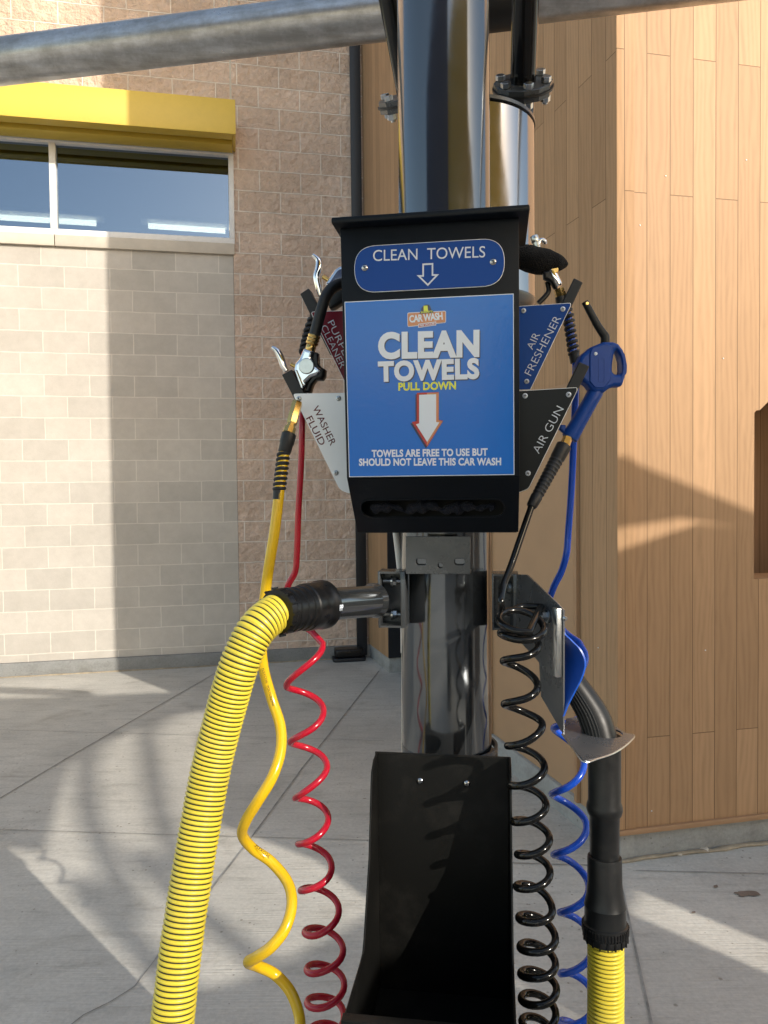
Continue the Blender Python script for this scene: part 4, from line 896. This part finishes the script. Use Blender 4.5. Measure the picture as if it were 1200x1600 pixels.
ctr = a + d * 0.92; rdir = (CAM - ctr); rdir -= xx * rdir.dot(xx); rdir.normalize(); rdir = (Matrix.Rotation(0.22, 3, xx) @ rdir); fx = Frame(ctr + rdir * 0.0396, xx, rdir.cross(xx)); 
me = text_mesh('PP', 0.02, 0.3); xs = [v.co.x for v in me.vertices]; w_ = max(xs) - min(xs)
mb = MB(); mb.add(me, fx.M @ Matrix.Translation((-0.003, -0.006, 0)) @ Matrix.Diagonal((0.0085 / w_, 0.013, 0.0012, 1)) @ Matrix.Shear('XY', 4, (0.0, 0.0)), 0); mb.build('lettering', 'engrave', cu)
mb = MB(); e_ = P(587, 939, 1.30); mb.tube([a + d * 0.9, e_], 0.0265, 36); mb.lathe(e_ - (e_ - b).normalized() * 0.012, e_, [(0, 0.0268), (1, 0.0300)], 36); tb = mb.build('steel_stub', 'pole', pole)
fpl = Frame(P(581, 938, 1.297), bx, Z); X0, Y0 = fpl.uv(571, 965); X1, Y1 = fpl.uv(589.5, 914); mb = MB(); mb.box(fpl.M, X0, X1, Y0, Y1, -0.03, 0.004, 0, 0.003); mb.build('weld_plate', 'steel_dark', pole)

# ------------------------------------------------------------------ right side
q2 = lambda L: [(800 + x / 5.717, 340 + y / 5.717) for x, y in L]
q3 = lambda L: [(860 + x / 5.514, 430 + y / 5.514) for x, y in L]
fn = thing('freshener_nozzle', 'small chrome spray nozzle wearing a black mesh sock, behind the air freshener sign', 'nozzle', P(868, 470, 1.34))
f = facing(850, 400, 1.34)
# mesh sock: rounded sleeve
sk = crom([P(*p, 1.34) for p in q2([(20, 330), (80, 335), (160, 350), (240, 370), (320, 380), (400, 392), (470, 402), (498, 404)])], 6); n = len(sk)
wv_ = [0.020, 0.0245, 0.0275, 0.0275, 0.0250, 0.0185, 0.0085, 0.0025]
sk = [p_ - Z * 0.003 for p_ in sk]
rr = [0.84 * wv_[min(7, i // 6)] + 0.84 * (wv_[min(7, i // 6 + 1)] - wv_[min(7, i // 6)]) * ((i % 6) / 6) for i in range(n)]
mb = MB(); mb.tube(sk, rr, 26, flat=1.05)
mid_ = P(*q2([(260, 365)])[0], 1.34)
for v in mb.bm.verts: v.co += V(noise.noise_vector(v.co * 45)) * 0.0028
mb.build('mesh_sock', 'cloth_black', fn, 80)
L = [P(*p, 1.34) for p in q2([(196, 165), (212, 225), (228, 275)])]
mb = MB(); mb.prism(L[0], L[1], 0.0078, 8); mb.tube([L[1], L[2]], 0.0065, 12); mb.build('hose_tip', 'zinc', fn)
hk = crom([P(*p, 1.34) for p in q2([(235, 245), (245, 215), (268, 200), (290, 212), (305, 240)])], 6); mb = MB(); mb.tube(hk, [0.0042] * (len(hk) - 6) + [0.0042 - 0.0005 * k for k in range(6)], 12); mb.build('ring_hook', 'chrome', fn)
a, b = [P(*p, 1.34) for p in q2([(330, 460), (412, 622)])]
mb = MB(); mb.lathe(a, b, [(0, 0.0085), (0.2, 0.0102), (0.9, 0.0092), (1, 0.007)], 24); mb.build('barrel', 'chrome', fn)
poly_part(f, q2([(265, 500), (330, 480), (368, 560), (400, 650), (370, 650), (330, 590), (270, 560)]), 0.014, 0.004, 'plastic_black', fn, 'grip', 0.002, z=0.014)
mb = MB(); c = f.uv(*q2([(372, 477)])[0]); mb.lathe(f.w(*c, -0.004), f.w(*c, 0.0105), [(0, 0.0072), (0.8, 0.0072), (1, 0.006)], 24); mb.build('cap', 'brass', fn)
lv = crom([P(*p, 1.345) for p in q2([(315, 575), (328, 650), (300, 700), (235, 765)])], 6); mb = MB(); mb.tube(lv, 0.0045, 10, flat=0.6); mb.build('lever', 'plastic_black', fn)
a, b, c = [P(*p, 1.34) for p in q2([(415, 640), (427, 670), (440, 712)])]
mb = MB(); mb.prism(a, b, 0.0094, 6); mb.prism(b, c, 0.0100, 6); mb.build('coupling', 'brass', fn, 25)
mb = MB(); mb.lathe(c, P(878, 475, 1.34), [(0, 0.011), (1, 0.010)], 20); mb.build('collar', 'rubber', fn)
# blue hose
bh = thing('coiled_hose', 'glossy blue coiled hose hanging behind the black vacuum nozzle', 'hose', P(890, 1300, 1.42))
rel = [P(*p, dd) for p, dd in zip(q2([(452, 745), (495, 850), (520, 1000), (540, 1130), (552, 1220)]), (1.345, 1.345, 1.345, 1.345, 1.345))]
mb = MB(); spring_relief(mb, rel, 0.0078, 0.0034, 10.5); mb.lathe(P(896.5, 551, 1.345), P(899, 567, 1.345), [(0, 0.0085), (0.1, 0.0096), (1, 0.0090)], 22); mb.build('strain_relief', 'rubber', bh)
ext = [1022, 1072, 1104, 1136, 1186, 1240, 1286, 1336, 1379, 1425, 1468, 1520, 1558, 1597, 1640, 1680]
xl_ = [(1000, 868), (1136, 867), (1240, 863), (1336, 865), (1425, 875), (1520, 877), (1600, 876)]
xr_ = [(1000, 913), (1104, 914), (1186, 913), (1286, 915), (1379, 920), (1468, 926), (1600, 929)]
pts = crom([rel[0], rel[1], rel[2], rel[3], rel[4], P(899.5, 570, 1.345), P(899, 620, 1.35), P(896.5, 680, 1.36), P(893, 760, 1.38), P(888, 830, 1.40), P(885, 865, 1.40), P(877, 893, 1.41), P(864, 920, 1.42), P(858, 950, 1.44), P(880, 985, 1.46), P(905, 1004, 1.44)], 8) + helix(ext, xl_, xr_, 1.42)
mb = MB(); mb.tube(pts, 0.0066, 14); mb.build('tube', 'blue_tube', bh)
# air gun
ag = thing('air_gun', 'blue plastic blow gun with a black angled tip leaning on the black air gun sign', 'air gun', P(900, 690, 1.30))
f = facing(920, 600, 1.30, 0.05)
body = q3([(440, 585), (520, 585), (565, 603), (605, 655), (630, 735), (633, 820), (620, 890), (602, 948), (588, 965), (530, 966), (485, 985), (440, 1020), (360, 1020), (322, 985), (302, 955), (272, 935), (235, 900), (200, 800), (245, 705), (330, 630)])
hole = q3([(540, 655), (560, 662), (588, 715), (602, 790), (600, 845), (578, 866), (530, 860), (511, 838), (513, 780), (525, 700)])
bo_ = poly_part(f, body, 0.030, 0.0062, 'gun_blue', ag, 'body', 0.003, holes=[hole])
ip = poly_part(f, q3([(330, 640), (440, 605), (505, 620), (500, 700), (490, 830), (500, 900), (440, 985), (360, 985), (312, 930), (312, 700)]), 0.034, 0.002, 'gun_blue', ag, 'side_cover', 0.006)
hA, hB = [f.w(*f.uv(*p), 0.0) for p in q3([(415, 960), (163, 1408)])]
mb = MB(); mb.lathe(hA, hB, [(0, 0.010), (0.1, 0.0135), (0.3, 0.0132), (0.7, 0.0137), (0.95, 0.0146), (0.99, 0.0142), (1, 0.012)], 28); mb.build('handle', 'gun_blue', ag)
mb = MB(); c = f.uv(*q3([(362, 692)])[0]); mb.lathe(f.w(*c, 0.0165), f.w(*c, 0.0182), [(0, 0.0030), (0.7, 0.0030), (1, 0.0022)], 18); mb.build('screw', 'engrave', ag)
poly_part(f, q3([(80, 1288), (130, 1292), (120, 1370), (72, 1330)]), 0.012, 0.003, 'gun_blue', ag, 'trigger', 0.002)
a = [f.w(*f.uv(*p), 0.0) for p in q3([(296, 228), (345, 320), (405, 430), (448, 495), (470, 530), (472, 590)])]
mb = MB(); mb.tube(crom(a, 8), [0.0060 + 0.0018 * min(1, i / 34) for i in range(41)], 20); c = f.uv(*q3([(308, 250)])[0])
nz = mb.build('nozzle_tip', 'nozzle', ag); mb = MB(); mb.lathe(f.w(*c, 0.0035), f.w(*c, 0.0068), [(0, 0.0026), (1, 0.0026)], 16); mb.build('tip_hole', 'brass', nz)
# embossed frame on the cover
c0 = f.uv(*q3([(385, 735)])[0]); c1 = f.uv(*q3([(437, 935)])[0]); mb = MB(); wdt = 0.0006
for (xa, xb, ya, yb_) in ((c0[0], c1[0], c0[1] - wdt, c0[1]), (c0[0], c1[0], c1[1], c1[1] + wdt), (c0[0], c0[0] + wdt, c1[1] + wdt, c0[1] - wdt), (c1[0] - wdt, c1[0], c1[1] + wdt, c0[1] - wdt)): mb.box(f.M, xa, xb, ya, yb_, 0.0165, 0.0175)
mb.build('embossed_frame', 'gun_blue', ip)
# black coil: grip, drop, tangle, coil
kh = thing('coiled_hose', 'glossy black coiled air hose hanging right of the towel box', 'hose', P(830, 1300, 1.16))
a, b = P(887.5, 683, 1.29), P(882, 697, 1.287); mb = MB(); mb.prism(a, b, 0.0085, 6); mb.lathe(b, P(879, 703, 1.286), [(0, 0.008), (1, 0.008)], 16); mb.build('coupling', 'brass', kh, 25)
g0, g1 = P(882, 695, 1.285), P(830, 792, 1.25); mb = MB(); pr = [(0, 0.0095), (0.02, 0.0132)]
for k in range(34):
    t_ = 0.22 + 0.62 * k / 33; pr.append((t_, 0.0128 - 0.0038 * t_ + (0.0005 if k % 3 == 0 else -0.0004)))
pr += [(0.98, 0.0089), (1, 0.0078)]
mb.lathe(g0, g1, pr, 26); mb.build('grip', 'rubber', kh, 35)
dcb = lambda y: 1.16
ext = [958, 969, 980, 991, 1008, 1032, 1066, 1100, 1132, 1163, 1195, 1227, 1255, 1282, 1308, 1335, 1361, 1387, 1411, 1435, 1458, 1480, 1501, 1521, 1541, 1561, 1580, 1600, 1620, 1640]
xl_ = [(950, 780), (969, 779), (980, 780), (991, 782), (1010, 784), (1032, 785), (1100, 787), (1163, 792), (1227, 797), (1282, 802), (1335, 808), (1387, 810), (1435, 812), (1480, 814), (1600, 815)]
xr_ = [(950, 862), (958, 862), (980, 850), (1008, 842), (1066, 841), (1132, 846), (1195, 849), (1255, 853), (1308, 857), (1361, 861), (1411, 864), (1458, 867), (1520, 867), (1600, 867)]
tl_ = [(950, 0.55), (980, 0.35), (1005, 0.05), (1030, 0.0)]
hx = helix(ext, xl_, xr_, 1.16, tl_)
pts = crom([P(831, 790, 1.25), P(815, 836, 1.235), P(800, 880, 1.22), P(787, 915, 1.20), P(783, 942, 1.18), P(790, 958, 1.20), P(815, 948, 1.225), P(845, 948, 1.215)], 8) + hx[6:]
mb = MB(); mb.tube(pts, 0.0058, 16); mb.build('tube', 'coil_black', kh)

# ---- nozzle holder plate (stainless) and blue liner
nh = thing('nozzle_holder', 'angled steel bracket right of the pole with a looped plate holding the vacuum nozzle', 'bracket', P(860, 1050, 1.2))
o_ = P(878, 1050, 1.165); e_ = P(800, 940, 1.33); hx_ = V((o_.x - e_.x, o_.y - e_.y, 0)).normalized()
fp = Frame(o_, hx_, Z)
poly = [(800, 897), (823, 898), (872, 944), (880, 953), (880, 1148), (845, 1088), (842, 1035), (796, 985)]
mb = MB(); mb.plate(fp, fp.pts(poly), 0.003, 0.0006); mb.build('side_plate', 'plate_grey', nh)
mb = MB(); xe = fp.uv(879, 1000)[0]; ya_, yb2 = fp.uv(876, 1057)[1], fp.uv(876, 950)[1]; mb.box(fp.M, xe - 0.016, xe - 0.0005, yb2, ya_, 0.0002, 0.010, 0, 0.0012); mb.build('edge_angle', 'zinc', nh)
for q in ((797, 918), (856, 963)):
    c = fp.uv(*q); a = fp.w(c[0], c[1], 0.001); mb = MB(); mb.lathe(a, a + fp.n * 0.003, [(0, 0.011), (1, 0.011)], 18); mb.prism(a + fp.n * 0.003, a + fp.n * 0.011, 0.0085); mb.tube([a - fp.n * 0.016, a + fp.n * 0.02], 0.0045, 10); mb.build('bolt', 'brass' if q[0] > 800 and False else 'zinc', nh, 25)
# horizontal loop plate at the bottom
zt = P(878, 1147, 1.205).z
def onz(px, py): p = G(px, py, zt); return p
FZ = Frame(V((0, 0, zt)), (1, 0, 0), (0, 1, 0))
lp = [(878, 1146), (895, 1168), (912, 1189), (935, 1184), (958, 1176), (976, 1165), (990, 1152), (991, 1147), (978, 1145), (950, 1128), (915, 1118), (885, 1122)]
hc = P(945, 1152, 1.21); hol = [(hc.x + 0.0275 * math.cos(2 * math.pi * k / 28), hc.y + 0.0275 * math.sin(2 * math.pi * k / 28)) for k in range(28)]
mb = MB(); mb.plate(FZ, round_poly([onz(*p).xy[:] for p in lp], 0.004), 0.0032, 0.0006, [hol]); lpo = mb.build('loop_plate', 'plate_grey', nh)
eg = [onz(*p) for p in lp]; eg = [V((p.x, p.y, zt - 0.0014)) for p in eg]; mb = MB(); mb.tube(crom(eg[:8], 6), 0.0012, 8); mb.build('rolled_edge', 'zinc', lpo)
# blue liner: a bent plastic strip
prof = crom([P(*p) for p in ((880, 950, 1.165), (881, 984, 1.165), (894, 1000, 1.16), (909, 1016, 1.155), (916, 1036, 1.153), (911, 1058, 1.153), (899, 1082, 1.156), (889, 1102, 1.16), (882, 1120, 1.165))], 8)
bl = thing('splash_guard', 'bent bright blue plastic strip fixed to the nozzle bracket', 'guard', P(900, 1040, 1.16))
bk = V((-0.03, 0.075, 0)); th = V((0.0028, 0.0008, 0))
mb = MB(); rings = []
for i, p in enumerate(prof):
    k_ = max(0.02, math.sin(math.pi * i / (len(prof) - 1))) ** 1.2
    rings.append([mb.bm.verts.new(p), mb.bm.verts.new(p + bk * k_), mb.bm.verts.new(p + bk * k_ - th), mb.bm.verts.new(p - th)])
for r0, r1 in zip(rings, rings[1:]):
    for k in range(4): mb.bm.faces.new((r0[k], r0[(k + 1) % 4], r1[(k + 1) % 4], r1[k]))
mb.bm.faces.new(rings[0]); mb.bm.faces.new(rings[-1][::-1]); mb.build('strip', 'blue_sheet', bl, 50)
c = P(882, 966, 1.16); mb = MB(); mb.lathe(c, c + V((0.002, -0.003, 0)), [(0, 0.004), (1, 0.003)], 14); mb.build('rivet', 'zinc', bl)
# ---- right vacuum hose with nozzle
vr = thing('vacuum_hose', 'yellow ribbed vacuum hose at right ending in a black curved crevice nozzle', 'hose', P(945, 1500, 1.2))
dN = 1.21
NL = [(884, 1052), (897, 1070), (912, 1092), (925, 1114), (934, 1136), (940, 1160)]
np_ = crom([P(*p, dN + 0.03 - 0.006 * i) for i, p in enumerate(NL)], 8); n = len(np_)
mb = MB(); mb.tube(np_, [0.021 + 0.0065 * min(1, i / (n * 0.7)) for i in range(n)], 32, flat=0.95)
for k in range(6):     # molded ribs along the inner curve
    rb_ = []
    for i, p in enumerate(np_):
        tt = (np_[min(i + 1, n - 1)] - np_[max(i - 1, 0)]).normalized(); vw = (CAM - p).normalized(); sd_ = tt.cross(vw).normalized()
        if sd_.dot(_R) > 0: sd_ = -sd_
        nn = (vw - tt * vw.dot(tt)).normalized(); rad = 0.021 + 0.0065 * min(1, i / (n * 0.7)); o2 = rad * (0.05 + 0.17 * k)
        rb_.append(p + sd_ * o2 + nn * math.sqrt(max(1e-8, rad ** 2 - o2 ** 2)) * 0.97)
    mb.tube(rb_, 0.0016, 8)
mb.build('crevice_nozzle', 'nozzle', vr)
ax0, ax1 = P(944.5, 1150, dN), P(944.5, 1345, dN)
mb = MB(); mb.lathe(ax0, ax1, [(0, 0.0262), (0.52, 0.0258), (0.55, 0.0282), (0.585, 0.0288), (0.62, 0.0268), (0.64, 0.0238), (0.98, 0.0232)], 40); mb.build('wand', 'nozzle', vr)
mb = MB(); a, b = P(944.5, 1338, dN - 0.003), P(946, 1470, dN - 0.01)
mb.lathe(a, b, [(0, 0.0235), (0, 0.0266), (0.03, 0.0272), (0.30, 0.0272), (0.45, 0.0290), (0.56, 0.0322), (0.58, 0.0330), (0.60, 0.0322), (0.78, 0.0328), (0.79, 0.0355), (0.89, 0.0360), (0.90, 0.0335), (0.93, 0.0345), (0.99, 0.0335), (1, 0.029)], 44)
cu2 = mb.build('cuff', 'nozzle', vr, 30); mb = MB(); d = b - a
for k in range(18):
    an = 2 * math.pi * k / 18; dirr = V((math.cos(an), math.sin(an), 0)); c = a + d * 0.94 + dirr * 0.0335; fr_ = Frame(c, Z, dirr.cross(Z)); mb.box(fr_.M, -0.0055, 0.0055, -0.0012, 0.0012, -0.002, 0.0022)
for k in range(44):
    an = 2 * math.pi * k / 44; dirr = V((math.cos(an), math.sin(an), 0)); c = a + d * 0.84 + dirr * 0.0355; fr_ = Frame(c, Z, dirr.cross(Z)); mb.box(fr_.M, -0.0062, 0.0062, -0.0014, 0.0014, -0.002, 0.0016, 0, 0.0006)
mb.build('locking_ring', 'plastic_black', cu2)
HL = [(946, 1462, dN - 0.01), (946.5, 1520, dN - 0.012), (946, 1600, dN - 0.015), (944, 1700, dN - 0.02), (938, 1800, dN - 0.02)]
path, rr, mi = corrugated(crom([P(*p) for p in HL], 14), 0.0290, 0.0068, 30, 0.89)
mb = MB(); mb.tube(path, rr, 36, 0, True, mi); mb.build('ribbed_tube', ['hose_yellow', 'hose_groove'], vr, 60)
# ---- cables beside the pole
cbl = thing('cable_bundle', 'white and cream cables running down the left side of the pole', 'cable', P(628, 1000, 1.42))
mb = MB(); mb.tube(crom([P(612, 780, 1.41), P(619, 836, 1.41), P(626, 900, 1.42), P(630, 960, 1.43), P(631, 1020, 1.43)], 6), 0.0060, 12); mb.build('cable', 'cable_white', cbl)
mb = MB(); mb.tube([P(631, 760, 1.42), P(631, 900, 1.42), P(631.5, 1200, 1.42), P(632, 1700, 1.42)], 0.0050, 12); mb.build('cable', 'cable_cream', cbl)

# ------------------------------------------------------------------ BIN
bn = thing('used_towel_bin', 'tall black open steel bin below the towel box with two screws', 'bin', P(690, 1590, 1.1))
FBn = Frame(P(690, 1300, 1.275), bx, Z)
bxl, bxr = FBn.uv(588, 1250)[0], FBn.uv(796, 1250)[0]; byt = FBn.uv(690, 1180)[1]
zl = P(660, 1590, 1.0).z
mb = MB(); mb.box(FBn.M, bxl - 0.002, bxr + 0.002, zl - FBn.o.z - 0.18, byt, -0.0065, -0.0032, 0, 0.0008); mb.box(FBn.M, bxl + 0.0032, bxr - 0.0032, zl - FBn.o.z - 0.164, byt - 0.001, -0.0031, 0.0); bpn = mb.build('back_panel', 'bin', bn, 30)
for q in ((656.5, 1220.5), (729.5, 1224.5)): screw(bpn, FBn.w(*FBn.uv(*q), 0.0), FBn.n, 0.0055, 'stainless', 'steel_dark')
# side flanges: profile (forward distance, z)
def fwd(x, prof, name):
    f = Frame(FBn.w(x, 0, 0), -bi, Z); mb = MB(); mb.plate(f, prof, 0.003, 0.0006, z=0.0); return mb.build(name, 'bin', bn, 30)
zz = lambda py, dd: P(660, py, dd).z - FBn.o.z
pr = [(-0.003, byt), (0.030, byt - 0.002), (0.052, byt - 0.014), (0.058, byt - 0.03), (0.085, zz(1345, 1.19)), (0.140, zz(1480, 1.135)), (0.152, zz(1503, 1.122)), (0.172, zz(1520, 1.10)), (0.288, zz(1588, 1.005)), (0.296, zz(1597, 0.995)), (0.296, zl - FBn.o.z - 0.16), (-0.003, zl - FBn.o.z - 0.16)]
fwd(bxl, pr, 'side_panel'); fwd(bxr, pr, 'side_panel')
# rounded lip edges, front panel, floor
mb = MB(); mb.box(FBn.M, bxl - 0.0025, bxr + 0.0025, zl - FBn.o.z - 0.16, zz(1600, 0.995), 0.2962, 0.300, 0, 0.001); mb.box(FBn.M, bxl - 0.0025, bxr + 0.0025, zz(1600, 0.995) - 0.001, zz(1600, 0.995) + 0.003, 0.284, 0.3005, 0, 0.001); mb.build('front_panel', 'bin', bn, 30)
mb = MB(); mb.box(FBn.M, bxl - 0.0022, bxr + 0.0022, zl - FBn.o.z - 0.166, zl - FBn.o.z - 0.1602, -0.0029, 0.295); mb.build('floor_panel', 'bin', bn, 30)
print('objects', len(C.objects))
